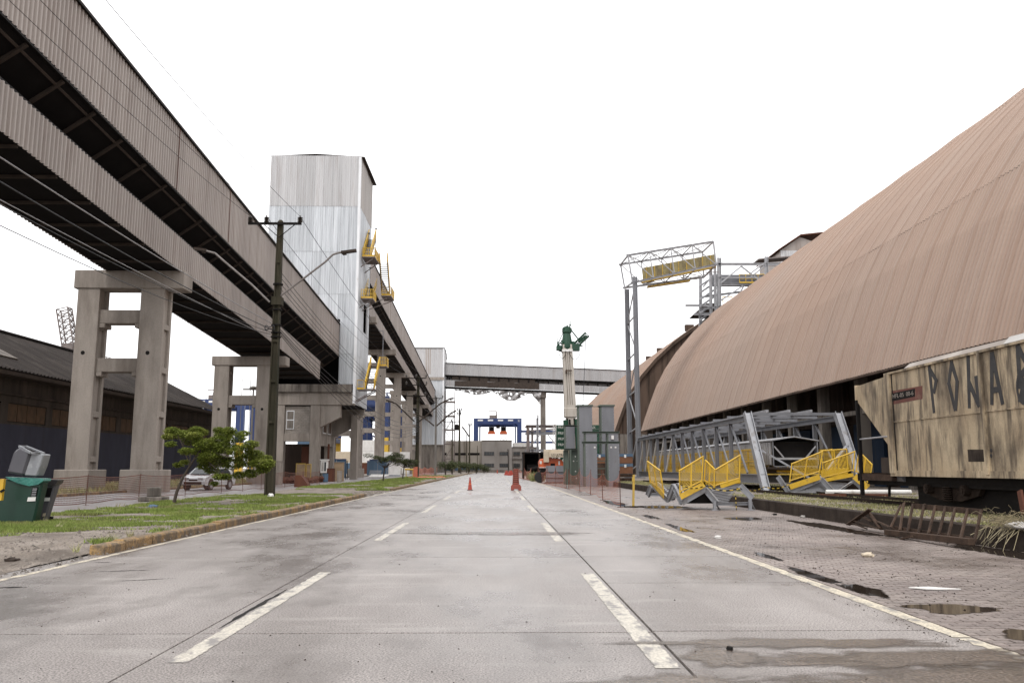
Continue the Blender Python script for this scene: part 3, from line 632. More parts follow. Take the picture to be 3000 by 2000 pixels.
for x, y, h in ((-16.6,107.6,4.6),(-15.9,108.9,6.0)): part(sc, 'lamp_post', MB().tube((x,y,28.2),(x,y,28.2+h*.7),.035).ico((x,y,28.25+h*.7),.14), M['steel'])
g = thing('staircase', 'middle yellow stair landing below the upper staircase on the silver tower', 'staircase', (-16.2,106,22))
part(g, 'landing', MB().box(-16.8,-15.3,103.4,106.2,22.0,22.12), M['steel_rust']); prail(g, [(-16.75,103.4,22.1),(-15.3,103.4,22.1),(-15.3,106.2,22.1)], infill=True)
part(g, 'bracket', MB().bar((-17,103.7,20.9),(-15.5,103.7,21.95),.09).bar((-17,105.8,20.9),(-15.5,105.8,21.95),.09), M['steel_rust'])
flight(g, (-16.7,105.4,22.1), (-16.7,108.6,24.6), .9, side='x'); [prail(g, [(x,105.4,22.2),(x,108.6,24.6)]) for x in (-16.7,-15.6)]
part(g, 'lamp_post', MB().tube((-16.4,108,24),(-16.4,108,27),.035).ico((-16.4,108,27),.13), M['steel'])
g = thing('staircase', 'lowest yellow staircase climbing the side of the silver tower above the concrete ledge', 'staircase', (-16.2,106,10.8))
part(g, 'landing', MB().box(-16.85,-14.6,102.6,104.4,10.7,10.85), M['steel_rust']); prail(g, [(-16.8,102.6,10.8),(-16.0,102.6,10.8)], mid=True)
part(g, 'bracket', MB().bar((-17,102.9,9.4),(-14.8,102.9,10.65),.12).bar((-17,104.1,9.4),(-14.8,104.1,10.65),.12), M['steel_rust'])
flight(g, (-15.9,103.6,10.8), (-15.9,107.6,14.2), .9, side='x')
for x in (-15.95,-14.85): prail(g, [(x,103.4,10.7),(x,107.6,14.2)], r=.08, infill=True)
part(g, 'landing', MB().box(-16.2,-14.0,107.6,109.6,14.1,14.22), M['steel_rust']); prail(g, [(-14.8,107.6,14.2),(-14.0,107.6,14.2),(-14.0,109.6,14.2)], infill=True)
part(g, 'lamp_post', MB().tube((-14.6,108.5,14.2),(-14.6,108.5,18.8),.05).bar((-14.6,108.5,18.8),(-15.2,108.5,18.9),.12,.08), M['steel'])
# ------------------------------------------------------------------ far tower and transverse gallery
t2 = thing('transfer_tower', 'far silver-grey tower where the crossing gallery and the long gallery meet', 'tower', (-20,270,0))
tiers(t2, 'front_sheet', (-27.2,262.5,0), (1,0,0), (0,-1,0), 10.7, 2.14, [8.5,16,22.5,28.3,38.0], ['zinc','zinc','zinc','zinc_old'], .5, .07)
tiers(t2, 'side_sheet', (-16.5,262.5,0), (0,1,0), (1,0,0), 14, 2.8, [8.5,16,22.5,28.3,38.0], ['zinc','zinc','zinc','zinc_old'], .5, .07)
part(t2, 'brown_sheet', MB().box(-22.2,-20.3,262.36,262.4,30.0,37.9), M['clad'])
part(t2, 'belt_trim', MB().box(-27.3,-16.3,262.1,262.35,28.2,29.1), M['concrete'])
part(t2, 'corner_trim', MB().box(-16.7,-16.3,262.2,262.6,8.5,38.2), M['white_trim'])
part(t2, 'roof', MB().prism([(-27.4,262.2,38.05),(-16.2,262.2,38.05),(-16.2,270,38.1),(-16.2,276.7,36.4),(-27.4,276.7,36.4),(-27.4,270,38.1)], (0,0,.25)), M['beam_brown'])
part(t2, 'lower_house', MB().box(-27,-16.7,263,276,0,8.4), M['concrete_dark'])
st = thing('steel_stair_tower', 'rusty open stair tower attached beside the far silver tower', 'stair tower', (-14.5,264,0))
mb = MB()
for x in (-16.1,-13.0):
    for y in (263.2,266): mb.bar((x,y,0),(x,y,25),.14)
part(st, 'frame', mb, M['steel_rust'])
for i, z in enumerate((4,8.5,12.8,17,21.4)):
    part(st, 'landing', MB().box(-16.2,-12.9,263,266.1,z,z+.25), M['steel_rust'])
    prail(st, [(-16.1,263,z+.2),(-12.9,263,z+.2)], r=.05, mat='steel_rust', name='railing')
    part(st, 'flight', MB().bar((-15.9 if i % 2 else -13.2,264.5,z-4.2),(-13.2 if i % 2 else -15.9,264.5,z),.7,.15), M['steel_rust'])
tg = thing('crossing_gallery', 'pale grey ribbed gallery crossing high over the road from the far silver tower', 'conveyor gallery', (10,268,0))
sx = -.040
def trans(nm, z, h, mat, d=5, n=22):
    L = 62/n; me = MB().corr((0,0,0), (1,0,sx), (0,0,1), L-.02, h, .55, .08, (0,-1,0)).mesh(nm, M[mat])
    for i in range(n):
        o = part(tg, nm, me, None, world=False); o.location = Vector((-16.2+L*i, 265.9, z+sx*L*i))-Vector(tg.location)
trans('upper_sheet', 30.25, 3.6, 'bridge_sheet'); trans('lower_sheet', 26.65, 2.0, 'bridge_sheet')
def tb(nm, z, h, y0, y1, mat, x0=-16.2, x1=46): return part(tg, nm, MB().prism([(x0,y0,z+sx*(x0+16.2)),(x1,y0,z+sx*(x1+16.2)),(x1,y1,z+sx*(x1+16.2)),(x0,y1,z+sx*(x0+16.2))], (0,0,h)), M[mat])
tb('roof', 33.9, .15, 265.6, 271, 'beam_brown'); tb('upper_deck', 30.0, .2, 265.95, 270.9, 'deck_dark'); tb('lower_deck', 26.3, .3, 265.95, 270.9, 'deck_dark')
tb('belt_house', 28.7, 1.3, 266.3, 266.5, 'beam_brown', -14, 12); tb('back_wall', 28.9, 4.9, 270.8, 270.9, 'zinc_old')
for i in range(20): part(tg, 'post', MB().box(-15+3.1*i,-14.7+3.1*i,265.98,266.2,28.66+sx*(1.2+3.1*i),30.0+sx*(1.2+3.1*i)), M['deck_dark'])
part(tg, 'brown_sheet', MB().box(-13.2,-3,265.7,265.8,26.5,28.35).box(-3,5.5,265.7,265.8,26.2,28.0).box(5.5,13.2,265.7,265.8,25.8,27.7), M['beam_brown'])
part(tg, 'support_column', MB().box(13.7,15.3,267,268.6,0,24.9).box(13.1,15.5,266.6,268.9,23.2,25.3), M['concrete_dark'], bev=.05)
# hanging torn netting
vs = []; n = 60
for i in range(n+1):
    t = i/n; x = -13.3+27*t; top = 26.1+sx*(x+16.2)-.1
    low = top-.5-2.6*abs(math.sin(t*math.pi*2.3))**1.5*min(1,t*1.8)-(1.6*max(0,(t-.9)/.1) if t > .9 else 0)
    for j in range(6): vs.append((x+.15*math.sin(i*1.7+j), 266.2+.5*math.sin(i*.9+j*1.3), top+(low-top)*j/5))
mb = MB()
for i in range(n):
    for j in range(5):
        if random.random() < (.99 if j in (0,4) else .86): mb.add([vs[i*6+j],vs[(i+1)*6+j],vs[(i+1)*6+j+1],vs[i*6+j+1]], [(0,1,2,3)])
solo('hanging_net', mb, M['plastic_net'], 'torn dark and translucent netting sagging under the crossing gallery', 'netting')
# ------------------------------------------------------------------ warehouse (left)
wh = thing('warehouse', 'long dark warehouse with grey ribbed roof and brown shuttered windows at the left', 'warehouse', (-38,60,0))
WX = -33.9; yA, yB = 5, 103
part(wh, 'blue_wall', MB().box(WX-.3,WX,yA,yB,0,4.45), M['ware_blue'])
part(wh, 'upper_wall', MB().box(WX-.33,WX-.03,yA,yB,5.95,7.9).box(WX-.33,WX-.03,yA,yB,4.45,4.6), M['ware_wall'])
part(wh, 'ledge', MB().box(WX-.03,WX+.12,yA,yB,6.45,6.6), M['ware_wall'])
part(wh, 'gable_wall', MB().prism([(WX-.3,yB-.01,0),(-52,yB-.01,0),(-52,yB-.01,7.8),(-42.5,yB-.01,12.5),(WX-.3,yB-.01,7.9)], (0,.3,0)), M['ware_wall'])
part(wh, 'eave', MB().box(-34.2,-32.95,yA,yB+.4,7.62,7.72), M['ware_wall'])
part(wh, 'gutter', MB().box(-33.05,-32.8,yA,yB+.4,7.66,7.92), M['beam_brown'])
y = yA
while y < yB-.5:
    pw = part(wh, 'pier', MB().box(WX-.33,WX-.02,y,y+.9,4.6,5.95), M['ware_wall'])
    w = part(wh, 'window', MB().box(WX-.3,WX-.15,y+.9,min(y+6,yB),4.6,5.95), M['ware_wall'])
    for k in range(4):
        ya = y+.95+k*1.27
        if ya+1.2 < yB: part(w, 'shutter', MB().box(WX-.149,WX-.09,ya,ya+1.2,4.68,5.88), M['shutter'])
    y += 6
e = Vector((-32.9,0,7.95)); r_ = Vector((-42.2,0,12.75)); dv = r_-e
for t in range(4):                                # roof sheets in four lapped tiers
    y = yA
    while y < yB:
        L = min(6, yB+.6-y); k = t/4
        o = part(wh, 'roof_sheet', MB().corr((e.x+dv.x*k,y,e.z+dv.z*k+.05*(4-t)*.5), (0,1,0), (dv/4)*1.03, L-.02, 1, .5, .09, (.45,0,.9)), M['ware_roof']); y += 6
part(wh, 'roof_ridge', MB().box(-42.5,-41.9,yA,yB+.6,12.85,13.0), M['ware_roof'])
part(wh, 'roof_back', MB().prism([(-42.2,yA,12.8),(-52,yA,7.9),(-52,yA,7.8),(-42.2,yA,12.6)], (0,yB-yA+.6,0)), M['ware_roof'])
part(wh, 'skylight', MB().prism([(-35,60,9.2),(-38,60,10.75),(-38,62.5,10.75),(-35,62.5,9.2)], (.06,0,.12)), M['concrete_dark'])
# ------------------------------------------------------------------ ship loader jib behind warehouse, light mast, small things on skyline
def lattice(mb, p, q, w, seg, t, up=(0,0,1), d=None):
    p, q, a, b = mb.fr(p, q, up); d = d or w; cs = [a*w/2+b*d/2, -a*w/2+b*d/2, -a*w/2-b*d/2, a*w/2-b*d/2]
    for c in cs: mb.bar(p+c, q+c, t)
    n = max(1, round((q-p).length/seg))
    for i in range(n+1):
        o = p+(q-p)*i/n
        for k in range(4):
            mb.bar(o+cs[k], o+cs[(k+1) % 4], t*.7)
            if i < n: mb.bar(o+cs[k], p+(q-p)*(i+1)/n+cs[(k+1) % 4], t*.7)
    return mb
g = thing('ship_loader', 'dark rusty lattice jib leaning above the warehouse roof beside the nearest concrete frame', 'crane', tuple(P(200,1100,130)*Vector((1,1,0)) if False else (-66,130,0)))
part(g, 'jib', lattice(MB(), P(212,1060,130), P(188,905,130), 1.7, .9, .16, (0,1,0), 1.4), M['steel_rust'])
part(g, 'cab', MB().box(-65.9,-64.2,129,131,19,20.1), M['steel_rust'])
part(g, 'leg', MB().box(-65.4,-64.9,129.8,130.3,0,19), M['steel_rust'])
p = P(305,1040,130); solo('roof_ladder', lattice(MB(), p+Vector((-1.2,0,-.4)), p+Vector((1.0,0,-.9)), .9, .5, .1), M['steel_rust'], 'small brown lattice piece visible between the columns of the nearest frame', 'lattice')
p = P(731,1400,150); g = thing('light_mast', 'tall thin mast with round lamp crown seen through the second concrete frame', 'mast', (p.x,150,0))
zt = P(731,1140,150).z
part(g, 'pole', MB().tube((p.x,150,0),(p.x,150,zt),.22,.14), M['pole_grey'])
part(g, 'lamp_crown', MB().tube((p.x-1.8,150,zt),(p.x+1.8,150,zt),.14).tube((p.x,148.2,zt+.1),(p.x,151.8,zt+.1),.14).lathe([(.5,0),(.8,.3),(.2,.6)],(p.x,150,zt)), M['pole_grey'])
for px, a, b, Y in ((626,1150,1220,120),(710,1110,1200,170),(735,1105,1140,170)):
    q = P(px,a,Y); solo('antenna', MB().tube((q.x,Y,0),tuple(q),.12 if px == 626 else .06), M['pole_grey'], {626:'short dark thin mast rising at the end of the warehouse roof',710:'thin antenna mast left of the round light mast',735:'thinnest antenna directly above the round light mast'}[px], 'mast')
# ------------------------------------------------------------------ far building and wall
g = thing('far_wall', 'stained tall concrete wall with dark slots left of the far grey office building', 'wall', (-15,283,0))
part(g, 'wall', MB().box(-42,-4.95,284,285,0,10.3), M['far_wall'])
part(g, 'blue_skirting', MB().box(-42,-5,283.9,283.99,.6,1.9), M['sky_blue'])
for x0, x1 in ((-21,-16.5),(-14,-10.2),(-9.6,-5.6)): part(g, 'slot', MB().box(x0,x1,283.9,284.1,5.6,6.35), M['black'])
for x in (-22,-14.6,-10,-5.3): part(g, 'pilaster', MB().box(x,x+.5,283.7,283.99,0,10.2), M['far_wall'])
g = thing('office_building', 'grey two-storey building with strip windows closing the end of the road', 'building', (2,284,0))
part(g, 'main_wall', MB().box(-4.93,5.0,283,296,0,10.35), M['far_build']); part(g, 'low_wall', MB().box(5.02,14,283.4,296,0,8.2), M['far_build'])
part(g, 'roof_edge', MB().box(-5.0,5.1,282.9,283.05,10.2,10.5).box(5.02,14,283.2,283.39,8.0,8.3), M['concrete_dark'])
part(g, 'pilaster', MB().box(.3,.65,282.7,282.99,0,10.1), M['far_build']); part(g, 'pilaster', MB().box(4.2,5.0,282.6,282.99,0,7.7), M['far_build'])
part(g, 'down_pipe', MB().tube((3.9,282.7,0),(3.7,282.7,7.6),.12), M['beam_brown'])
part(g, 'canopy', MB().box(5.1,13,282.9,283.39,4.1,4.4), M['concrete_dark'])
for x0, x1 in ((-4.0,-.9),(1.0,3.7),(5.6,7.6),(8.8,10.4)):
    for z0, z1 in ((5.55,6.6),(1.75,2.8)):
        w = part(g, 'window', MB().box(x0-.1,x1+.1,282.9,283.45,z0-.1,z1+.1), M['concrete_dark'])
        n = 4
        for k in range(n): part(w, 'pane', MB().box(x0+(x1-x0)*k/n+.05,x0+(x1-x0)*(k+1)/n-.05,282.84,282.89,z0,z1), M['glass'])
solo('low_wall', MB().box(-12,9,279.5,280,0,.8), M['concrete_dark'], 'low dark wall and kerb running in front of the far grey building', 'wall')
solo('white_tank', MB().box(5.3,12,286,289,8.4,9.7), M['white'], 'white block standing on the lower roof of the far grey building', 'tank')
# ------------------------------------------------------------------ container cranes
def gantry(name, label, xl, xr, Y, ztop, girder, leg, sp=(), yel=3.0, zbase=0, depth=14):
    g = thing(name, label, 'crane', ((xl+xr)/2, Y, 0))
    part(g, 'girder', MB().box(xl,xr,Y,Y+1.6,ztop-girder,ztop).box(xl,xr,Y+depth,Y+depth+1.6,ztop-girder,ztop), M['blue'])
    part(g, 'lower_girder', MB().box(xl+leg,xr-leg,Y+3,Y+4,ztop-girder-1.2,ztop-girder-.2), M['blue'])
    for x in (xl, xr-leg):
        for y in (Y, Y+depth):
            l = part(g, 'leg', MB().box(x,x+leg,y,y+1.5,yel,ztop-girder), M['blue'])
            part(g, 'yellow_leg_foot', MB().box(x,x+leg,y,y+1.5,zbase,yel-.01), M['yellow'])
        part(g, 'sill_beam', MB().box(x,x+leg,Y+1.5,Y+depth,yel-1.4,yel-.2), M['blue'])
        part(g, 'inner_leg', MB().box(x+(leg+.6 if x == xl else -1.1),x+(leg+1.1 if x == xl else -.6),Y+3,Y+3.6,yel,ztop-girder), M['blue'])
    part(g, 'trolley', MB().box((xl+xr)/2-3.2,(xl+xr)/2-.2,Y,Y+5,ztop+.1,ztop+1.3).bar(((xl+xr)/2-.4,Y,ztop+1.3),((xl+xr)/2-.6,Y,ztop+2.9),.4).bar(((xl+xr)/2-3.5,Y,ztop+2.8),((xl+xr)/2-.4,Y,ztop+2.8),.25), M['steel_rust'])
    part(g, 'railing', lattice(MB(), (xl,Y+.2,ztop+.5), (xr,Y+.2,ztop+.5), .1, 2, .06, (0,0,1), .9), M['galv'])
    for i in range(4): part(g, 'sign_plate', MB().box(xl+1.6+i*(xr-xl-3)/4,xl+3.6+i*(xr-xl-3)/4,Y-.03,Y-.01,ztop-1.0,ztop-.4), M['white'])
    return g
g = gantry('gantry_crane', 'blue gantry crane straddling the end of the road behind the grey building', -8.9, 9.6, 330, 20.3, 1.9, 1.5, yel=11)
part(g, 'cab', MB().box(-.2,1.2,331,333,16.6,17.9), M['black'])
text_part(g, 'number', '21', 1.1, M['white'], (8.6,329.9,19.4), (math.pi/2,0,0), ext=.01)
for x0, x1 in ((-7.4,-6.8),(7.4,8.0)): part(g, 'knee_brace', MB().bar((x0,330.5,17.2),((x0+x1)/2+(1.6 if x0 < 0 else -1.6),330.5,18.3),.5), M['blue'])
for px, l in ((1440,'left orange spreader hanging empty under the central blue gantry crane'),(1475,'right orange spreader holding a pale frame under the central blue gantry crane')):
    p = P(px,1262,333); g = thing('spreader', l, 'spreader', (p.x,333,p.z-2.2))
    part(g, 'headblock', MB().box(p.x-1,p.x+1,332.5,333.5,p.z,p.z+1.5).tube((p.x,333,p.z+1.5),(p.x,333,18),.06), M['black'])
    part(g, 'beam', MB().prism([(p.x-1.1,332.4,p.z),(p.x+1.1,332.4,p.z),(p.x+1.6,332.4,p.z-1.2),(p.x-1.6,332.4,p.z-1.2)], (0,1.2,0)), M['orange'])
    if px == 1475: part(g, 'frame', lattice(MB(), (p.x,333,p.z-1.3), (p.x,333,p.z-4.2), 2.2, 1.4, .16, (0,1,0), 1.2), M['white'])
gantry('gantry_crane', 'blue crane with yellow feet seen just left of the near utility pole', -92, -76.5, 260, 22, 2.2, 2.2, yel=9)
gantry('gantry_crane', 'blue crane with tall yellow legs between the silver tower base and the first far frame', -45.5, -29, 230, 20.5, 2.4, 2.3, yel=9.5, depth=8)
gantry('gantry_crane', 'blue crane partly hidden behind the second and third far frames', -37.5, -26.2, 240, 17.5, 1.8, 1.2, yel=7, depth=8)
g = thing('ship_crane', 'blue lattice boom crane slanting down behind the first far frames', 'crane', (-38,300,0))
part(g, 'boom', lattice(MB(), P(1085,1175,300), P(1180,1225,300), 2.6, 3, .35), M['blue'])
part(g, 'boom', lattice(MB(), P(1090,1285,300), P(1165,1300,300), 2.2, 3, .35), M['blue'])
part(g, 'mast', lattice(MB(), P(1152,1380,300), P(1142,1150,300), 2, 4, .3, (0,1,0)), M['blue'])
solo('harbour_boom', MB().box(-26,-8.9,331,332,9.9,10.9), M['blue'], 'thin blue beam reaching left from the central gantry crane above the wall', 'crane')
solo('harbour_boom', MB().box(9.6,26,331,332,15.0,15.8).box(9.6,22,331,332,10.8,11.6), M['blue'], 'blue beam reaching right from the central gantry crane behind the scaffold', 'crane')
cols = ['white','white','sky_blue','cream','rust_brown','white']
cm = {}
lab = []
k = 0
for i, (x, Y) in enumerate([(-46.2,200),(-39.7,200),(-33.2,200),(-26.9,205)]):
    for j in range(2 if i % 2 else 3):
        c = cols[(i*2+j) % 6]
        if c not in cm:
            b = MB().box(0,6.05,0,2.44,0,2.55); cm[c] = b.mesh('container', M[c])
        o = bpy.data.objects.new('shipping_container', cm[c]); C.objects.link(o); o.location = (x,Y,.05+j*2.6)
        cn = {'white':'white','sky_blue':'pale blue','cream':'cream','rust_brown':'brown'}[c]
        pos = ['bottom','middle','top'][j]; st_ = ['leftmost','second','third','rightmost'][i]
        tag(o, f'{cn} shipping container, {pos} one of the {st_} stack behind the far frames', 'container', 'containers stacked behind the far frames')
        rb = MB()
        for q in range(20): rb.box(.15+q*.3,.27+q*.3,-.04,-.002,.15,2.4)
        part(o, 'ribs', rb, M[c], world=False, kind='stuff')
# blue site hoarding behind frames
for i, (x0, x1, Y) in enumerate([(-26.2,-21.9,126),(-19.6,-17,133),(-24,-17.8,160)]):
    g = thing('hoarding', ['blue-grey site hoarding between the tower base and the first far frame','blue-grey hoarding right of the first far frame','blue-grey hoarding farther back between the second and third far frames'][i], 'hoarding', (x0,Y,0))
    n = max(1,int((x1-x0)/1.1))
    for q in range(n): part(g, 'panel', MB().box(x0+(x1-x0)*q/n+.02,x0+(x1-x0)*(q+1)/n-.02,Y,Y+.06,0,2.6), M['sky_blue'])
    part(g, 'top_rail', MB().box(x0,x1,Y-.05,Y+.1,2.6,2.75), M['blue'])
# ================================================================== VAULTS (right)
PR = [(20,6.48),(20.6,8.3),(21.3,10.2),(22.2,12.5),(23.4,14.8),(25.1,17.3),(27.7,20.3),(30.9,23.25),(33,24.85),(35,26.2),(37.5,27.7),(41,29.5),(46,31.3),(52,32.2),(60,32.4)]
def vault(label, ya, yb, gable_near):
    g = thing('storage_vault', label, 'storage shed', (40,(ya+yb)/2,0))
    prof = [Vector((x,0,z)) for x, z in PR]
    nrm = []
    for i in range(len(prof)):
        d = (prof[min(i+1,len(prof)-1)]-prof[max(i-1,0)]); nrm.append(Vector((-d.z,0,d.x)).normalized())
    def sheet(i0, i1, L, lift, pitch=.33, dep=.055):
        vs = []; pr = []; k = round(L/pitch); p = L/k
        for i in range(k): pr += [(i*p,0),(i*p+p*.5,0),(i*p+p*.62,dep),(i*p+p*.88,dep)]
        pr[-1] = (L-.02,dep*2); pr[-2] = (pr[-2][0], dep*2); n = i1-i0+1
        for y, dd in pr:
            for j in range(i0, i1+1): vs.append(prof[j]+nrm[j]*(dd+lift)+Vector((0,y,0)))
        return MB().add(vs, [(a*n+b, (a+1)*n+b, (a+1)*n+b+1, a*n+b+1) for a in range(len(pr)-1) for b in range(n-1)])
    L = 2.0; nn = int((yb-ya)/L)
    for (i0,i1,lift,st) in ((0,4,0,L),(4,7,.02,L),(7,14,.04,L*4)):
        me = sheet(i0,i1,st,lift).mesh('roof_sheet', M['vault'])
        y = ya
        while y < yb-.1:
            o = part(g, 'roof_sheet', me, None, world=False); o.location = Vector((0,y,random.uniform(-.012,.012)))-Vector(g.location); y += st
    # far slope, plain
    back = [Vector((120-p.x,0,p.z)) for p in prof][::-1]
    vs = []
    for y in (ya, yb): vs += [b+Vector((0,y,0)) for b in back]
    n = len(back); part(g, 'back_roof', MB().add(vs, [(i,i+1,i+1+n,i+n) for i in range(n-1)]), M['vault'])
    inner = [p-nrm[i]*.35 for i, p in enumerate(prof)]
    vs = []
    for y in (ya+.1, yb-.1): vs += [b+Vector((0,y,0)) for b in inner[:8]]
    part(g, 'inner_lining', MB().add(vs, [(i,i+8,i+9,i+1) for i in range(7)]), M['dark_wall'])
    for y in ((ya, yb-.4) if True else ()):
        ed = MB()
        for i in range(len(prof)-1):
            a, b = prof[i], prof[i+1]; ed.prism([a+Vector((0,y,0)),b+Vector((0,y,0)),b-nrm[i+1]*.5+Vector((0,y,0)),a-nrm[i]*.5+Vector((0,y,0))], (0,.38,0))
        part(g, 'roof_edge', ed, M['vault_edge'])
    part(g, 'eave_trim', MB().box(19.95,20.1,ya,yb,6.36,6.47), M['vault_edge'])
    part(g, 'back_wall', MB().box(23.6,23.9,ya,yb,0,13.5), M['dark_wall'])
    for y in (ya+.6, yb-.9):                     # gables
        pts = [Vector((20.5,y,7.3))]+[p-nrm[i]*.3+Vector((0,y,0)) for i, p in enumerate(prof) if i > 0]+[b+Vector((0,y,0)) for b in back[1:]]
        part(g, 'gable', MB().prism(pts, (0,.25,0)), M['vault_edge'])
        w = part(g, 'gable_base', MB().box(23,97,y,y+.25,0,7.28), M['dark_wall'])
        yy = y-.12
        for q in range(12): part(g, 'gable_plank', MB().box(20.6+q*.75,21.28+q*.75,yy-.03*(q%2),yy+.05,.3,7.25), M['concrete_dark'])
    # side bays: posts, brown upper wall, blue doors
    y = ya+2
    while y < yb-3:
        part(g, 'side_post', MB().box(21.4,22.0,y,y+.6,0,9.8), M['concrete_dark'])
        part(g, 'bay_wall', MB().box(23.2,23.59,y+.7,y+5.3,4.3,11), M['dark_wall'])
        part(g, 'blue_door', MB().box(23.1,23.3,y+.9,y+5.1,.3,4.2), M['blue_wall'])
        y += 6
    part(g, 'tie_beam', MB().box(21.5,21.9,ya+1,yb-1,4.6,4.85), M['concrete_dark'])
    return g
vault('nearest huge brown ribbed vault-roofed storage shed filling the right side', -6, 118, False)
vault('second brown vault-roofed shed beyond the nearest one, its dark gable showing', 148, 262, True)
g = thing('ridge_house', 'small gabled ribbed house peeping over the top of the brown vault', 'roof house', (54,150,33))
part(g, 'walls', MB().prism([(50,146,31.5),(60,146,31.5),(60,146,39.6),(53.6,146,41.9),(50,146,39.4)], (0,12,0)), M['clad'])
part(g, 'roof', MB().prism([(49.5,145.4,39.3),(53.6,145.4,42.0),(64,145.4,43.2),(64,145.4,43.4),(53.6,145.4,42.25),(49.5,145.4,39.5)], (0,13,0)), M['rust_brown'])
part(g, 'front_sheets', MB().corr((50.05,145.97,32),(1,0,0),(0,0,1),3.4,7.4,.55,.07,(0,-1,0)), M['zinc_old'])
part(g, 'opening', MB().box(53.6,59,145.9,145.99,34,38.5), M['vault_edge'])
# ------------------------------------------------------------------ steel portal + leaning truss gallery + framework
g = thing('steel_portal', 'tall grey two-legged steel trestle standing in front of the gap between the vaults', 'trestle', (15.2,95,0))
LA, LB = P(1847,1385,98), P(1872,1385,95)
LA.z = LB.z = .35; TA = Vector((LA.x,98,22.2)); TB = Vector((LB.x,95,23.0))
for a, b in ((LA,TA),(LB,TB)):
    part(g, 'leg', MB().ib(a,b,.52,.5,.05,(1,0,0)), M['steel'])
mb = MB(); z = 1.2; k = 0
while z < 21.5:
    a = Vector((LA.x,98,z)); b = Vector((LB.x,95,z+.6)); mb.bar(a,b,.12)
    if z+4.2 < 23: mb.bar(b if k % 2 else a, Vector(((LA if k % 2 else LB).x,98 if k % 2 else 95,z+4.2)), .11)
    z += 4.2; k += 1
part(g, 'bracing', mb, M['galv'])
part(g, 'base_plate', MB().box(LA.x-.6,LA.x+.6,97.4,98.6,.3,.45).box(LB.x-.6,LB.x+.6,94.4,95.6,.3,.45), M['steel'])
g = thing('leaning_truss_gallery', 'skewed open truss gallery with a dull yellow conveyor casing resting on top of the trestle', 'conveyor truss', (19,96,24))
A0, A1 = P(1853,828,95), P(2098,775,95); B0, B1 = P(1840,748,95), P(2090,708,95)
C0, C1 = P(1830,843,101), P(2062,812,101); D0, D1 = P(1818,775,101), P(2058,738,101)
mb = MB()
for a, b in ((A0,A1),(B0,B1),(C0,C1),(D0,D1)): mb.ib(a-(b-a)*.02, b, .2, .22, .03)
part(g, 'chord', mb, M['galv'])
n = 4
for i in range(n+1):
    t = i/n; L4 = [p+(q-p)*t for p, q in ((A0,A1),(B0,B1),(C0,C1),(D0,D1))]; w = .16 if i in (0,n) else .11
    mb = MB().bar(L4[0],L4[1],w).bar(L4[2],L4[3],w).bar(L4[1],L4[3],w).bar(L4[0],L4[2],w)
    part(g, 'cross_frame', mb, M['galv'])
    if i < n:
        t2_ = (i+1)/n; mb = MB().bar(B0+(B1-B0)*t, A0+(A1-A0)*t2_, .1).bar(D0+(D1-D0)*t, C0+(C1-C0)*t2_, .08).bar(B0+(B1-B0)*t, D0+(D1-D0)*t2_, .09).bar(D0+(D1-D0)*t, B0+(B1-B0)*t2_, .07)
        part(g, 'diagonal', mb, M['galv'])
c0 = P(1880,800,97.5); c1 = P(2090,760,97.5)
ca = part(g, 'conveyor_casing', MB().prism([c0+Vector((0,-.5,-.9)),c0+Vector((0,-.5,.5)),c0+Vector((.4,.6,.5)),c0+Vector((.4,.6,-.9))], c1-c0), M['yellow_dull'])
for i in range(9):
    q = c0+(c1-c0)*(i+.5)/9; part(ca, 'rib', MB().box(q.x-.05,q.x+.05,96.93,96.99,q.z-.88,q.z+.48), M['yellow_old'])
part(g, 'walkway', MB().bar(c0+Vector((-.2,-.9,-1.3)), c1+Vector((0,-.9,-1.1)), .5,.22).bar(c0+Vector((.6,-.2,-1.7)), c0+Vector((5.6,0,-.9)), .7,.16), M['yellow_old'])
mb = MB()
for i in range(14):
    q = c0+(c1-c0)*(i/14)*.9; mb.bar(q+Vector((random.uniform(-.3,.3),-.6,-1.5+random.uniform(-.3,.2))), q+Vector((random.uniform(.8,1.9),random.uniform(-.5,1.5),-1.3+random.uniform(-.3,.4))), .07)
part(g, 'bent_bars', mb, M['steel_rust'])
g = thing('steel_framework', 'tangled grey steel tower framework rising between the two vaults', 'steel frame', (33,128,0))
def q(px, py, Y=126): return P(px,py,Y)
for (a,b,w) in (((2107,975),(2107,755),.55),((2052,1000),(2052,810),.4),((2083,1000),(2082,790),.4),((2098,990),(2094,775),.35),((2245,860),(2245,752),.45)):
    part(g, 'post', MB().ib(q(*a),q(*b),w,w,.06,(1,0,0)), M['galv'])
for (a,b,w,dp) in (((2100,774),(2290,774),.4,126),((2100,813),(2235,813),.25,126),((2105,833),(2215,833),.45,127),((2056,905),(2130,895),.3,126),((2008,895),(2082,895),.3,125),((2034,920),(2110,920),.35,125),((2055,870),(2170,855),.3,128)):
    part(g, 'beam', MB().ib(q(*a,dp),q(*b,dp),w*.7,w,.06), M['galv'])
part(g, 'wide_girder', MB().box(q(2056,1,127.4).x,q(2240,1,127.4).x,127.2,127.6,q(0,812,127.4).z-1.0,q(0,797,127.4).z), M['steel'])
mb = MB()
for i in range(9):
    z0 = 800+i*20; mb.ib(q(2050,z0+38,124), q(2100,z0+4,130), .16, .24, .04)
for (a,b) in (((2110,830),(2172,780)),((2172,780),(2235,830)),((2112,880),(2180,835)),((2180,835),(2150,895)),((2105,950),(2175,870)),((2200,812),(2245,774)),((2200,800),(2250,762)),((2060,840),(2083,815)),((2052,960),(2110,900)),((2060,985),(2110,945))): mb.bar(q(*a),q(*b),.2)
part(g, 'bracing', mb, M['galv'])
prail(g, [tuple(q(2167,829)),tuple(q(2240,829))], h=1.35, name='railing', r=.05)
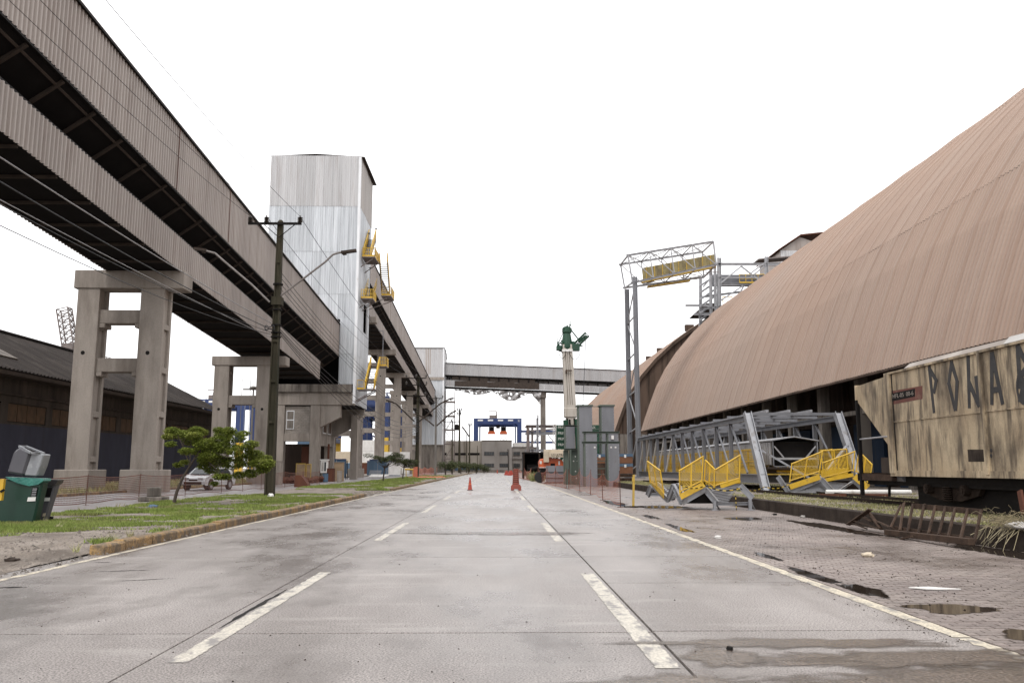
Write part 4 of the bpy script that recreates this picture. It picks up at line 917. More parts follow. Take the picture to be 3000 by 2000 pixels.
prail(g, [tuple(q(2118,895)),tuple(q(2145,895))], h=1.35, name='railing', r=.05)
part(g, 'top_house', MB().box(q(2255,1).x,q(2320,1).x,127,129,q(1,800).z,q(1,756).z), M['zinc_old'])
part(g, 'top_house_roof', MB().bar(q(2215,765,128),q(2335,755,128),2.6,.18), M['steel_rust'])
part(g, 'concrete_pier', MB().box(q(2037,1,127).x,q(2075,1,127).x,127,132,0,q(1,925,127).z), M['concrete'])
part(g, 'hipped_shed', MB().prism([q(2035,920,126),q(2110,920,126),q(2110,888,128),q(2070,888,128)], (0,4,0)), M['dark_wall'])
for px in (2020, 1935, 1902):
    z_ = {2020:952,1935:1020,1902:1044}[px]; p = P(px,z_,{2020:150,1935:185,1902:205}[px])
    solo('roof_vent', MB().box(p.x-.7,p.x+.8,p.y,p.y+1,p.z-1.0,p.z+.1), M['vault_edge'], {2020:'largest little dark vent on the skyline of the second vault',1935:'middle little dark vent on the skyline of the second vault',1902:'smallest and lowest little dark vent on the skyline of the second vault'}[px], 'vent')
# ------------------------------------------------------------------ long truss lying on the platform
tr = thing('conveyor_truss', 'long grey steel truss resting on the platform with yellow railings inside', 'conveyor truss', (14.7,56,.35))
TX0, TX1, TYa, TYb, TZ0, TZ1 = 12.4, 16.9, 40, 75, .95, 4.0
for x in (TX0, TX1):
    part(tr, 'bottom_chord', MB().ib((x,TYa+.1,TZ0),(x,TYb,TZ0),.3,.42,.035), M['steel'])
    part(tr, 'top_chord', MB().ib((x,TYa+2.3,TZ1-.12),(x,TYb,TZ1-.12),.26,.26,.03), M['steel'])
    part(tr, 'end_post', MB().ib((x,TYa-.35,.42),(x,TYa+2.1,TZ1+.12),.36,.34,.03,(1,0,0)), M['steel_light'])
    part(tr, 'foot', MB().box(x-.32,x+.32,TYa-.75,TYa-.05,.36,.42).prism([(x-.12,TYa-.5,.34),(x+.12,TYa-.5,.34),(x,TYa-.5,.02)] if x < 13 else [(x-.1,TYa-.5,.34),(x+.1,TYa-.5,.34),(x,TYa-.5,.3)], (0,.2,0)), M['steel_light'])
    n = 11; st = (TYb-TYa-2.3)/n
    for i in range(n+1):
        y = TYa+2.3+st*i
        if i: part(tr, 'post', MB().ib((x,y,TZ0+.2),(x,y,TZ1-.2),.17,.2,.02,(1,0,0)), M['steel'])
        if i < n: part(tr, 'diagonal', MB().bar((x,y+(.15 if i < 6 else st-.15),TZ0+.25),(x,y+(st-.15 if i < 6 else .15),TZ1-.3),.085,.085), M['steel'] if i < 6 else M['white_trim'])
for i in range(12):
    y = TYa+2.3+st*i
    part(tr, 'purlin', MB().bar((TX0-.15,y,TZ1+.1),(TX1+.15,y,TZ1+.1),.12,.14), M['steel'])
    part(tr, 'floor_beam', MB().ib((TX0,y,TZ0-.05),(TX1,y,TZ0-.05),.18,.3,.03), M['steel'])
for i in range(3): part(tr, 'roof_purlin', MB().bar((TX0+1.1*(i+1),TYa+2.4,TZ1+.26),(TX0+1.1*(i+1),TYb,TZ1+.26),.12), M['galv'])
part(tr, 'knee_brace', MB().bar((TX0+.15,TYa+.9,2.35),(TX0+2.3,TYa-.1,.9),.16,.08), M['steel_light'])
part(tr, 'knee_brace', MB().bar((TX1-.1,TYa+.9,2.5),(TX1-1.9,TYa-.2,.95),.16,.08), M['steel_light'])
prail(tr, [(TX0+.35,TYa+1.8,1.2),(TX0+.35,TYb-.5,1.2)], h=1.15, posts=1.6, r=.045, infill=False, name='railing')
def louvre(parent, a, b, h, mat='yellow', z0=.15, n=13):
    a = Vector(a); b = Vector(b); mb = MB()
    for i in range(n):
        z = z0+(h-z0-.08)*i/(n-1); mb.bar(a+Vector((0,0,z)), b+Vector((0,0,z)), .012, .05)
    return part(parent, 'mesh_infill', mb, M[mat], kind='stuff')
rl = [c for c in tr.children if c.name.startswith('railing')][0]
louvre(rl, (TX0+.35,TYa+1.8,1.2), (TX0+.35,TYb-.5,1.2), 1.15)
part(tr, 'toe_board', MB().box(TX0+.2,TX0+.26,TYa+1,TYb-.5,1.1,1.35), M['yellow'])
prail(tr, [(TX1-.5,TYa+1.8,1.2),(TX1-.5,TYb-.5,1.2)], h=1.15, posts=1.6, name='railing')
part(tr, 'walkway', MB().box(TX0+.25,TX1-.3,TYa+1,TYb-.4,1.12,1.17), M['yellow_old'])
cv = part(tr, 'conveyor_casing', MB().box(13.55,13.6,TYa+2,TYb-1,1.55,2.75).box(15.75,15.8,TYa+2,TYb-1,1.55,2.75).box(13.6,15.75,TYa+2,TYb-1,1.5,1.55), M['steel'])
part(cv, 'casing_ribs', MB().corr((13.5,TYa+2,1.6),(0,1,0),(0,0,1),TYb-TYa-4,1.1,.35,.06,(-1,0,0)), M['galv'])
part(cv, 'casing_roof', MB().prism([(13.45,TYa+1.95,2.75),(14.65,TYa+1.95,2.95),(15.85,TYa+1.95,2.75),(15.85,TYa+1.95,2.8),(14.65,TYa+1.95,3.0),(13.45,TYa+1.95,2.8)], (0,TYb-TYa-4,0)), M['galv'])
part(cv, 'casing_end', MB().box(13.5,15.8,TYa+2.4,TYa+2.45,1.5,2.75), M['black'])
part(cv, 'belt_shelf', MB().box(13.65,15.7,TYa+2.0,TYa+2.2,1.85,1.95).bar((13.65,TYa+2.05,2.5),(14.1,TYa+2.05,1.95),.06).bar((15.7,TYa+2.05,2.5),(15.2,TYa+2.05,1.95),.06), M['galv'])
part(cv, 'roller_stand', MB().box(13.2,13.6,TYa+1.7,TYa+2.1,1.2,1.5).tube((13.1,TYa+1.6,1.4),(14.9,TYa+1.6,1.4),.07), M['rust_black'])
# ------------------------------------------------------------------ yellow stair units
def panel(g, a, b, c, d, mat='yellow', posts=1, n=14, r=.03, ext=.18):
    """railing panel: a,b bottom ends, c,d top ends above b and a"""
    a,b,c,d = [Vector(v) for v in (a,b,c,d)]
    mb = MB().path([a-(d-a)*ext*.5, a, d, d], r, 8).path([d,c], r, 8).path([c,b,b-(c-b)*ext*.5], r, 8).path([a,b], r*.8, 8)
    for k in range(posts):
        t = (k+1)/(posts+1); mb.bar(a+(b-a)*t-(d-a)*ext*.6, d+(c-d)*t, .05)
    for v in (a,b,c,d): mb.ico(v, r*1.15)
    o = part(g, 'railing', mb, M[mat])
    ins = MB(); e = .06
    for i in range(n):
        t = .06+.88*i/(n-1); p = a+(d-a)*t; q_ = b+(c-b)*t; ins.bar(p+(q_-p)*e, q_-(q_-p)*e, .01, .02)
    part(o, 'mesh_infill', ins, M[mat], kind='stuff')
    return o
def grating(g, a, b, c, d, n=10, mat='galv'):
    a,b,c,d = [Vector(v) for v in (a,b,c,d)]; mb = MB()
    for i in range(n+1):
        t = i/n; mb.bar(a+(d-a)*t, b+(c-b)*t, .07, .03)
    return part(g, 'grating', mb, M[mat], kind='stuff')
def chan(g, a, b, h=.2, w=.07, mat='steel_light'): return part(g, 'stringer', MB().ib(a,b,w+.02,h,.015), M[mat])
s1 = thing('stair_unit', 'nearer dismantled yellow stair unit lying across the pavement against the kerb wall', 'stairs', (7.8,31,0))
def a1(px, py, Y=30.5): return P(px,py,Y)
# folded walkway: left leaf goes down, middle leaf rises, right leaf falls again; far stringer 1.1 m behind
fr = [a1(1912,1420,33), a1(1957,1464,31.4), a1(1973,1422,31), a1(1997,1472,30.4), a1(2066,1432,30.3), a1(2101,1474,29.9)]
for i, (a, b) in enumerate(zip(fr, fr[1:])):
    chan(s1, a, b); off = Vector((.5,1.6,.0)); chan(s1, a+off, b+off)
chan(s1, a1(2066,1426), a1(2168,1421), .12); chan(s1, a1(2168,1421,30.4), a1(2205,1459,30.2)); chan(s1, a1(2101,1476,29.9), a1(2205,1474,30.1), .1)
chan(s1, a1(1897,1452,33.4), a1(1908,1424,33.2)); chan(s1, a1(1905,1448,34), a1(1955,1448,34), .12)
for px, py in ((2093,1466),(2197,1462)):
    a = a1(px,py,29.9); part(s1, 'leg', MB().bar(a, (a.x,a.y,.02), .1).box(a.x-.12,a.x+.12,a.y-.12,a.y+.12,0,.025).bar((a.x,a.y,.3),(a.x+.2,a.y+.15,.03),.04), M['steel_light'])
off = Vector((.5,1.6,0))
grating(s1, fr[3], fr[3]+off, fr[4]+off, fr[4], 14, 'galv'); grating(s1, fr[4]+Vector((0,0,-.05)), a1(2160,1424), a1(2103,1470,30)+Vector((.4,.2,0)), fr[5], 9, 'galv')
grating(s1, a1(1940,1422,33), a1(1988,1420,33), a1(1990,1455,31.5), a1(1958,1460,31.5), 8, 'steel_light')
part(s1, 'tread_plate', MB().prism([a1(1998,1474,30.5), a1(2066,1437,30.4), a1(2098,1474,30.5)], (.02,.5,0)), M['black'])
part(s1, 'tread_plate', MB().prism([a1(2085,1440,31.2), a1(2162,1428,31.2), a1(2108,1466,31)], (.02,.3,0)), M['rust_black'])
part(s1, 'toe_board', MB().bar(a1(1993,1455,30.3), a1(2063,1418,30.2), .02, .2), M['yellow']); part(s1, 'toe_board', MB().bar(a1(2067,1414,30.5), a1(2168,1412,30.5), .02, .1).bar(a1(2110,1424,30.4), a1(2168,1404,30.4), .02, .16), M['yellow'])
part(s1, 'toe_board', MB().bar(a1(1910,1412,33), a1(1945,1452,31.4), .02, .2), M['yellow'])
panel(s1, a1(1905,1410,33), a1(1944,1440,31.6), a1(1934,1378,31.6), a1(1897,1351,33))
panel(s1, a1(1992,1440,30.3), a1(2056,1408,30.2), a1(2060,1337,30.2), a1(1991,1378,30.3))
panel(s1, a1(2063,1406,30.6), a1(2092,1424,30.2), a1(2094,1375,30.2), a1(2067,1348,30.6), n=10)
panel(s1, a1(2094,1422,30.4), a1(2166,1400,30.4), a1(2168,1333,30.4), a1(2092,1378,30.4))
s2 = thing('stair_unit', 'farther yellow stair unit on the platform grass beside the old wagon', 'stairs', (13.5,36,.35))
def a2(px, py, Y=37): return P(px,py,Y)
fr = [a2(2279,1395), a2(2311,1442,36.6), a2(2406,1402,36.4), a2(2444,1444,36)]
for a, b in zip(fr, fr[1:]): chan(s2, a, b)
chan(s2, a2(2406,1404), a2(2500,1402), .1); chan(s2, a2(2498,1404,36.8), a2(2540,1440,36.4)); chan(s2, a2(2444,1441,36), a2(2538,1440,36.4), .12); chan(s2, a2(2456,1438,36.2), a2(2496,1412,36.6), .08)
grating(s2, a2(2320,1441,36.6), a2(2440,1443,36.2), a2(2480,1415,36.9), a2(2400,1410,36.6), 10, 'galv')
part(s2, 'tread_plate', MB().prism([a2(2318,1443,36.8), a2(2403,1408,36.7), a2(2440,1443,36.7)], (.02,.4,0)), M['black'])
part(s2, 'underside', MB().prism([a2(2448,1440,37), a2(2410,1408,37), a2(2497,1408,37), a2(2534,1440,37)], (0,.1,0)), M['rust_black'])
part(s2, 'toe_board', MB().bar(a2(2314,1426,36.5), a2(2402,1396,36.3), .02, .22).bar(a2(2405,1408,36.6), a2(2500,1390,36.6), .02,.15).bar(a2(2503,1394,36.6), a2(2543,1428,36.3), .02, .26).bar(a2(2405,1387,38), a2(2484,1382,38), .02,.3), M['yellow'])
panel(s2, a2(2314,1408,36.6), a2(2400,1380,36.4), a2(2410,1322,36.4), a2(2320,1358,36.6))
panel(s2, a2(2411,1398,36.6), a2(2500,1376,36.6), a2(2504,1322,36.6), a2(2410,1356,36.6))
panel(s2, a2(2412,1374,38.2), a2(2484,1372,38.2), a2(2480,1315,38.2), a2(2405,1320,38.2))
panel(s2, a2(2508,1378,36.8), a2(2546,1415,36.2), a2(2555,1360,36.2), a2(2517,1322,36.8))
g = thing('barrier_tape', 'yellow and black striped tape drooping between the two yellow stair units', 'tape', (9,33,.5))
pts = [a1(1993,1418,30.2), a1(2066,1422,30.1), a1(2168,1430,30), P(2240,1425,36), P(2311,1418,36.5)]
for i in range(len(pts)-1):
    for k in range(10):
        a = pts[i]+(pts[i+1]-pts[i])*k/10; b = pts[i]+(pts[i+1]-pts[i])*(k+1)/10; s_ = lambda t: Vector((0,0,-.12*math.sin(math.pi*t)))
        part(g, 'tape_stripe', MB().bar(a+s_(k/10), b+s_((k+1)/10), .008, .035), M['stripe_tape'] if k % 2 else M['black'])
pts = [P(2155,1450,29.9), P(2160,1475,29.9), P(2158,1500,29.9)]
for k in range(8):
    a = pts[0]+(pts[2]-pts[0])*k/8; b = pts[0]+(pts[2]-pts[0])*(k+1)/8; part(g, 'tape_stripe', MB().bar(a,b,.03,.008), M['stripe_tape'] if k % 2 else M['black'])
# ------------------------------------------------------------------ hopper wagon
wg = thing('hopper_wagon', 'dirty cream hopper wagon with black graffiti standing on the platform edge at the right', 'railway wagon', (12.8,16,.35))
WX0, WX1, WY0, WY1 = 11.3, 14.3, 6.5, 24.5
side = part(wg, 'side_panel', MB().box(WX0,WX0+.06,WY0,WY1,1.28,4.10), M['wagon'])
part(wg, 'far_side_panel', MB().box(WX1-.06,WX1,WY0,WY1,1.28,4.10), M['wagon'])
part(wg, 'side_seam', MB().box(WX0-.022,WX0-.001,WY0,WY1-.35,2.72,2.76), M['wagon']); part(wg, 'bottom_sill', MB().box(WX0-.035,WX0-.001,WY0,WY1+.01,1.22,1.38), M['wagon'])
part(wg, 'top_rail', MB().box(WX0-.06,WX0+.08,WY0,WY1,4.105,4.16), M['wagon'])
for y, w in ((WY1-.32,.3),(19.55,.1),(14.5,.1),(10,.1)): part(wg, 'side_post', MB().box(WX0-.07,WX0-.002,y,y+w,1.3,4.10), M['wagon'])
part(wg, 'seam_shadow_gap', MB().box(WX0-.012,WX0-.001,WY1-.40,WY1-.35,1.3,4.1), M['joint'])
part(wg, 'roof_tarpaulin', MB().prism([(WX0-.04,WY0,4.17),(WX0+.12,WY0,4.34),(WX0+1.5,WY0,4.5),(WX1,WY0,4.25)], (0,18.6-WY0,0)), M['tarp'])
part(wg, 'roof_tarpaulin', MB().prism([(WX0-.03,18.61,4.17),(WX0+.15,18.61,4.31),(WX0+1.5,18.61,4.45),(WX1,18.61,4.22)], (0,WY1-18.61-1.2,0)), M['tarp_old'], label='dull brown stretch of the roof tarpaulin')
# end: sloping hopper sheet, triangular side gusset, ladder post, end platform
part(wg, 'end_gusset', MB().prism([(WX0+.02,WY1,4.08),(WX0+.02,WY1+2.15,3.98),(WX0+.02,WY1+2.15,3.55),(WX0+.02,WY1+.15,2.1),(WX0+.02,WY1,2.05)], (.05,0,0)), M['wagon'])
part(wg, 'end_slope', MB().prism([(WX0+.08,WY1+2.15,3.98),(WX0+.08,WY1+2.15,3.88),(WX0+.08,WY1-.4,1.7),(WX0+.08,WY1-.4,1.8)], (2.84,0,0)), M['dark_wall'])
part(wg, 'end_cap', MB().box(WX0,WX1,WY1+2.13,WY1+2.2,3.5,4.02), M['wagon'])
part(wg, 'ladder_post', MB().bar((WX0+.02,WY1+2.1,3.55),(WX0+.02,WY1+2.1,.62),.10,.10), M['black'])
part(wg, 'ladder_post', MB().bar((WX0+.3,WY1+.6,2.4),(WX0+.3,WY1+.9,.62),.06,.06), M['black'])
part(wg, 'hand_rail', MB().tube((WX0+.02,WY1+.1,2.35),(WX0+.02,WY1+2.1,2.33),.025), M['galv'])
part(wg, 'platform_beam', MB().box(WX0,WX0+.14,WY1,WY1+2.3,1.08,1.27).box(WX0,WX1,WY1+2.2,WY1+2.35,1.05,1.3), M['wood'])
part(wg, 'step_plate', MB().box(WX0-.02,WX0+.02,WY1+.1,WY1+.6,1.3,1.75), M['beam_brown'])
part(wg, 'underframe', MB().box(WX0+.25,WX1-.25,WY0,WY1+2.2,.95,1.22), M['black'])
part(wg, 'underbody_shade_box', MB().box(WX0+.48,WX1-.3,7,WY1-.5,.36,1.2), M['black'])  # black box added to stand in for the deep shade under the wagon
part(wg, 'hopper_chute', MB().prism([(WX0+.2,WY0,1.27),(WX1-.2,WY0,1.27),(WX1-1,WY0,.55),(WX0+1,WY0,.55)], (0,12,0)), M['black'])
for yc in (22.0, 9.0):
    bg_ = part(wg, 'bogie', MB().prism([(WX0+.32,yc-1.45,.98),(WX0+.32,yc+1.45,.98),(WX0+.32,yc+1.3,.78),(WX0+.32,yc+.5,.62),(WX0+.32,yc-.5,.62),(WX0+.32,yc-1.3,.78)], (.12,0,0)), M['rust_black'])
    for yy in (yc-.9, yc+.9):
        part(bg_, 'wheel', MB().tube((WX0+.62,yy,.9),(WX0+.76,yy,.9),.43,n=20).tube((WX0+.6,yy,.9),(WX1-.6,yy,.9),.08).tube((WX1-.76,yy,.9),(WX1-.62,yy,.9),.43,n=20), M['rust_black'])
        part(bg_, 'axle_box', MB().tube((WX0+.14,yy,.9),(WX0+.33,yy,.9),.13,n=12).tube((WX0+.12,yy,.9),(WX0+.15,yy,.9),.07,n=8), M['rust_black'])
    for k in range(7): part(bg_, 'spring_coil', MB().lathe([(.1,0),(.14,.02),(.14,.035),(.1,.05)], (WX0+.28,yc,.60+k*.055), 12), M['rust_black'])
part(wg, 'brake_drum', MB().tube((WX0+.3,WY1+.2,1.22),(WX0+.3,WY1-.3,1.22),.17,n=16), M['steel'])
# graffiti strokes on the side panel, one part per letter
def gp(px, py): # point of the photo on the side plane
    d = P(px,py,1.0)-Vector((0,0,EYE)); t = (WX0-.0)/d.x; return Vector((WX0, d.y*t, EYE+d.z*t))
def gcrop(x, y): return gp(2450+x/3.484, 950+y/3.484)
def strokes(name, lst, w=.145, eps=.008):
    mb = MB()
    for i, (a, b) in enumerate(lst):
        a = gcrop(*a); b = gcrop(*b); d = (b-a).normalized(); n = Vector((0,-d.z,d.y))*w/2; a = a-d*w*.25; b = b+d*w*.25
        mb.prism([a-n,b-n*.8,b+n*.8,a+n], (-(eps+.0012*i),0,0))
    part(wg, name, mb, M['graffiti'])
strokes('letter_p', [((950,435),(998,890)),((950,450),(1022,570)),((1022,570),(1000,690))])
strokes('letter_o', [((1178,390),(1150,600)),((1150,600),(1213,865)),((1178,390),(1236,585)),((1236,585),(1222,865))])
strokes('letter_w', [((1347,335),(1360,840)),((1360,600),(1455,825)),((1430,540),(1460,825))])
strokes('letter_a', [((1590,300),(1590,805)),((1592,300),(1698,800)),((1592,672),(1668,662))], .15)
strokes('letter_r', [((1853,225),(1875,640)),((1853,225),(1960,430)),((1960,430),(1865,540)),((1880,540),(1990,700))], .15)
# round black emblem with a pale triangle near the frame edge
cc = gcrop(1905,650); mb = MB(); N_ = 28
for i in range(N_):
    t0 = 2*math.pi*i/N_; t1 = 2*math.pi*(i+1)/N_; f_ = lambda t, r: Vector((WX0, cc.y+math.cos(t)*r*.62, cc.z+math.sin(t)*r))
    mb.prism([f_(t0,.36),f_(t1,.36),f_(t1,.27),f_(t0,.27)], (-.013,0,0))
mb.prism([cc+Vector((0,-.22,-.3)),cc+Vector((0,.2,-.28)),cc+Vector((0,0,.12))], (-.015,0,0))
part(wg, 'emblem', mb, M['graffiti'])
pl = [gcrop(505,690), gcrop(880,625), gcrop(880,760), gcrop(510,830)]
part(wg, 'rust_patch', MB().prism([p+Vector((-.0,0,0)) for p in pl], (-.004,0,0)), M['wagon_rust'])
pl = [gcrop(565,705), gcrop(805,655), gcrop(805,735), gcrop(570,785)]
part(wg, 'number_plate', MB().prism(pl, (-.008,0,0)), M['black'])
c_ = (pl[0]+pl[2])/2; text_part(wg, 'plate_text', 'HFL-05  00-6', .17, M['concrete'], c_+Vector((-.012,0,0)), (math.pi/2,0,-math.pi/2), ext=.003, sx=1.35)
pl = [gcrop(1340,1275), gcrop(1560,1275), gcrop(1560,1400), gcrop(1350,1400)]
part(wg, 'faded_patch', MB().prism(pl, (-.003,0,0)), M['kerb_dark'])
for y_ in (1285,1340): c_ = gcrop(1582,y_); part(wg, 'dark_spot', MB().tube(c_, c_+Vector((-.006,0,0)), .045, n=14), M['graffiti'])
solo('white_pipe', MB().tube((13.2,34.5,.5),(16.5,34.2,.5),.09), M['white'], 'white pipe lying on the platform behind the end of the wagon', 'pipe')
solo('rail_bar', MB().box(12.5,15.2,33.2,33.4,.36,.46), M['rust_brown'], 'brown beam lying on the platform grass between stair unit and wagon', 'beam')
# ------------------------------------------------------------------ pallets, straw, litter by the kerb wall
g = thing('pallet', 'dark slatted wooden rack leaning against the platform kerb below the wagon', 'pallet', (8.9,17.5,0))
def w_(px, py, X): 
    d = P(px,py,1.0)-Vector((0,0,EYE)); t = X/d.x; return Vector((X, d.y*t, EYE+d.z*t))
def cr(x, y, X): return w_(2300+x/3.36, 1350+y/3.36, X)
Tp = [(1170,410),(1260,420),(1370,425),(1480,438),(1580,445),(1675,460),(1800,470),(1930,480)]
Bt = [(1050,640),(1130,680),(1205,695),(1312,705),(1410,715),(1510,725),(1605,740),(1728,755),(1862,800)]
xt, xb = 9.08, 8.72
part(g, 'top_board', MB().bar(cr(1250,440,xt), cr(1930,500,xt), .03, .11), M['wood'])
part(g, 'bottom_board', MB().bar(cr(1060,660,xb+.1), cr(1850,775,xb+.1), .03, .1), M['wood'])
for i in range(8):
    part(g, 'slat', MB().bar(cr(*Tp[i],xt), cr(*Bt[i+1],xb), .03, .06, (0,1,0)), M['wood'])
part(g, 'slat', MB().bar(cr(1140,430,xt), cr(1040,650,xb), .03, .06, (0,1,0)), M['wood'])
solo('timber_beam', MB().bar(cr(1000,700,8.5), cr(1838,795,8.45), .12, .12), M['wood'], 'long square timber lying on the pavement in front of the slatted rack', 'timber', bev=.008)
solo('timber_scrap', MB().bar(cr(1140,768,8.3), cr(1245,742,8.3), .07, .03), M['wood'], 'short dark stick lying in front of the long square timber', 'timber')
g = thing('broken_pallet', 'small broken wooden frame lying beside the kerb left of the slatted rack', 'pallet', (8.6,20.5,0))
for a, b, w in (((620,625),(840,475),.1),((820,500),(945,665),.09),((900,590),(1055,660),.12),((690,590),(925,665),.12),((760,545),(850,590),.1),((640,600),(800,665),.06)):
    part(g, 'board', MB().bar(cr(*a,8.75), cr(*b,8.65), .03, w, (-1,0,.3)), M['wood'])
mb = MB(); c0 = cr(2300,560,9.4)
for i in range(620):
    a = random.gauss(0,1); b = random.gauss(0,1); c = abs(random.gauss(0,.10))
    p = Vector((9.35+.2*b, c0.y+.3*a, .36+c)); d = Vector((random.uniform(-.5,.3), random.uniform(-1,1), random.uniform(-.4,.3))).normalized()*random.uniform(.08,.3)
    q_ = p+d; m_ = (p+q_)/2+Vector((0,0,.05)); w = .009; mb.add([p,p+Vector((0,0,w)),m_+Vector((0,0,w)),m_], [(0,1,2,3)]); mb.add([m_,m_+Vector((0,0,w)),q_+Vector((0,0,w)),q_], [(0,1,2,3)])
for i in range(26):
    y = c0.y+random.uniform(-.5,.6); p = Vector((9.12,y,.4)); L = random.uniform(.15,.4); q_ = Vector((8.95-random.random()*.2,y+random.uniform(-.2,.2),.4-L)); mb.add([p,p+Vector((0,.018,0)),q_+Vector((0,.018,0)),q_], [(0,1,2,3)])
tag(solo('straw_heap', mb, M['straw'], 'tangled heap of pale straw spilling over the kerb wall at the right edge', 'straw'), kind='stuff')
mb = MB()
for i in range(7): mb.ico((9.3+random.uniform(-.12,.1),c0.y+random.uniform(-.4,.3),.42+random.uniform(0,.12)), random.uniform(.06,.12), 1, 1.6, .5, .25)
solo('torn_sack', mb, M['tarp'], 'dirty white torn sack lying in the straw heap', 'sack', smooth=True)
solo('plank', MB().bar(cr(2310,290,9.5), cr(2352,520,9.45), .12, .04, (1,0,0)), M['rust_brown'], 'reddish plank standing upright in the straw at the right edge', 'plank')
def litter(px, py, r, mat, label, name='litter', sx=1.4, sz=.6, zz=0):
    d = P(px,py,1.0)-Vector((0,0,EYE)); t = (zz-EYE)/d.z; c = Vector((d.x*t, d.y*t, zz+r*sz*.7))
    solo(name, MB().ico(c, r, sx, 1, sz, .25), M[mat], label, 'litter')
litter(2475,1528,.09,'tarp','crumpled white bag by the kerb left of the broken pallet')
litter(2543,1630,.075,'cream','small crushed cup lying alone on the block pavement','crushed_cup')
litter(2103,1576,.06,'white','small red and white wrapper on the pavement near the edge line','wrapper')
litter(2352,1515,.06,'tarp','tiny pale scrap at the foot of the kerb wall beyond the broken pallet')
litter(2270,1508,.05,'black','tiny dark scrap at the foot of the kerb wall near the puddle')
litter(2138,1904,.025,'black','small dark stone on the wet road at the bottom right','stone',1.2,.8)
litter(103,1620,.05,'tarp','scrap of white paper on the mud near the bins'); litter(140,1512,.09,'white','white wrapper on the grass strip right of the bins') if False else None
litter(447,1486,.12,'sky_blue','pale blue crumpled bag on the grass left of the near tree','plastic_bag',1.6,.5,.12)
litter(793,1458,.13,'white','white bag at the foot of the near utility pole','plastic_bag',1,.9,.12)
litter(820,1460,.1,'tarp','crumpled paper on the grass just right of the near utility pole','litter',1.6,.5,.12)
litter(665,1464,.09,'tarp','crumpled paper on the grass between the near tree and the pole','litter',1.8,.4,.12)
litter(34,1652,.09,'kerb_dark','dark stone in the mud near the left edge','stone',1.2,.7,.0); litter(180,1612,.16,'concrete_dark','flat pale stone in the mud left of the kerb end','stone',2,.35,.0); litter(262,1376+130,.02,'black','x','stone') if False else None
p = P(2745,1695,10.6); c = Vector((5.28,10.55,.006))
solo('paper_sheet', MB().prism([c+Vector(v) for v in ((-.26,.08,0),(.0,.12,.0),(.14,.02,0),(.3,-.07,0),(.05,-.1,0),(-.12,-.06,0))], (0,0,.012)), M['white'], 'torn sheet of white paper lying flat on the wet block pavement', 'paper')
# ================================================================== CONSTRUCTION EQUIPMENT (right middle)
def boxcol(g, x0, x1, y0, y1, z0, z1, mat='steel', web='green_grey'):
    c = part(g, 'box_column', MB().box(x0+.09,x1-.03,y0,y0+.04,z0,z1).box(x0+.12,x1-.1,y0+.04,y1,z0,z1), M[mat])
    part(c, 'side_web', MB().box(x0,x0+.115,y0+.02,y1,z0,z1), M[web])
    b = MB(); z = z0+.15
    while z < z1: b.box(x0+.13,x0+.17,y0-.02,y0-.002,z,z+.04).box(x1-.1,x1-.06,y0-.02,y0-.002,z,z+.04); z += .28
    part(c, 'bolts', b, M['galv'], kind='stuff'); return c
g = thing('column_assembly', 'front pair of grey box columns joined by green crossbeams behind the orange mesh', 'steel frame', (8.4,68,0), 'grey and green steel assemblies beside the road')
boxcol(g, 6.95, 7.98, 68, 69.3, 0, 3.35); boxcol(g, 8.75, 9.75, 68, 69.3, 0, 3.35); boxcol(g, 7.0, 8.0, 68.1, 69.2, 3.5, 4.2); boxcol(g, 8.8, 9.7, 68.1, 69.2, 3.5, 4.2)
part(g, 'cross_beam', MB().ib((6.8,68.5,3.45),(9.85,68.5,3.45),.9,.16,.03).ib((6.85,68.5,4.25),(9.8,68.5,4.25),.9,.14,.03), M['green_grey'])
for z in (.45,.95,1.4,2.0): part(g, 'rung', MB().bar((7.9,68.9,z),(8.9,68.9,z),.07), M['green_grey'])
for x in (7.7,9.0,9.35): part(g, 'sticker', MB().box(x,x+.13,67.97,67.985,3.0,3.12), M['white'])
part(g, 'sticker', MB().box(9.1,9.3,67.96,68.08,3.7,4.0), M['white'])
g = thing('column_assembly', 'tallest rear pair of grey box columns standing behind the front pair', 'steel frame', (8.8,74,0), 'grey and green steel assemblies beside the road')
boxcol(g, 7.05, 8.3, 74, 75.3, 0, 6.75); boxcol(g, 9.0, 10.2, 74, 75.3, 0, 6.75)
part(g, 'cap_plate', MB().box(6.95,8.35,73.9,75.5,6.755,6.87).box(8.9,10.25,73.9,75.5,6.755,6.87), M['green_grey'])
part(g, 'tie', MB().bar((8.25,74.5,6.75),(9.1,74.5,6.75),.06).bar((8.3,74.5,4.75),(9.1,74.5,4.8),.07).bar((9.0,74.6,4.8),(9.0,74.6,6.6),.04), M['green_grey'])
g = thing('column_assembly', 'left assembly with a grey upper plate and a green web column with white dots', 'steel frame', (6.7,76,0), 'grey and green steel assemblies beside the road')
boxcol(g, 6.05, 6.95, 76, 77, 3.15, 5.1); part(g, 'top_beam', MB().ib((6.0,76.4,5.15),(7.9,76.4,5.15),.8,.16,.03), M['green_grey'])
part(g, 'web_column', MB().box(6.6,7.35,76.3,76.4,0,3.05).box(6.45,6.6,75.9,76.9,0,3.05).box(7.35,7.48,75.9,76.9,0,3.05), M['green_grey'])
part(g, 'outer_column', MB().ib((6.15,76.4,0),(6.15,76.4,3.0),.4,.45,.04,(1,0,0)), M['green_grey'])
part(g, 'mid_beam', MB().ib((6.0,76.4,3.08),(7.7,76.4,3.08),.8,.14,.03), M['green_grey'])
for x, z in ((6.98,2.45),(6.82,2.05),(7.16,2.05),(6.98,1.15),(7.06,.55)): part(g, 'white_dot', MB().tube((x,76.3,z),(x,76.285,z),.06,n=10), M['white'])
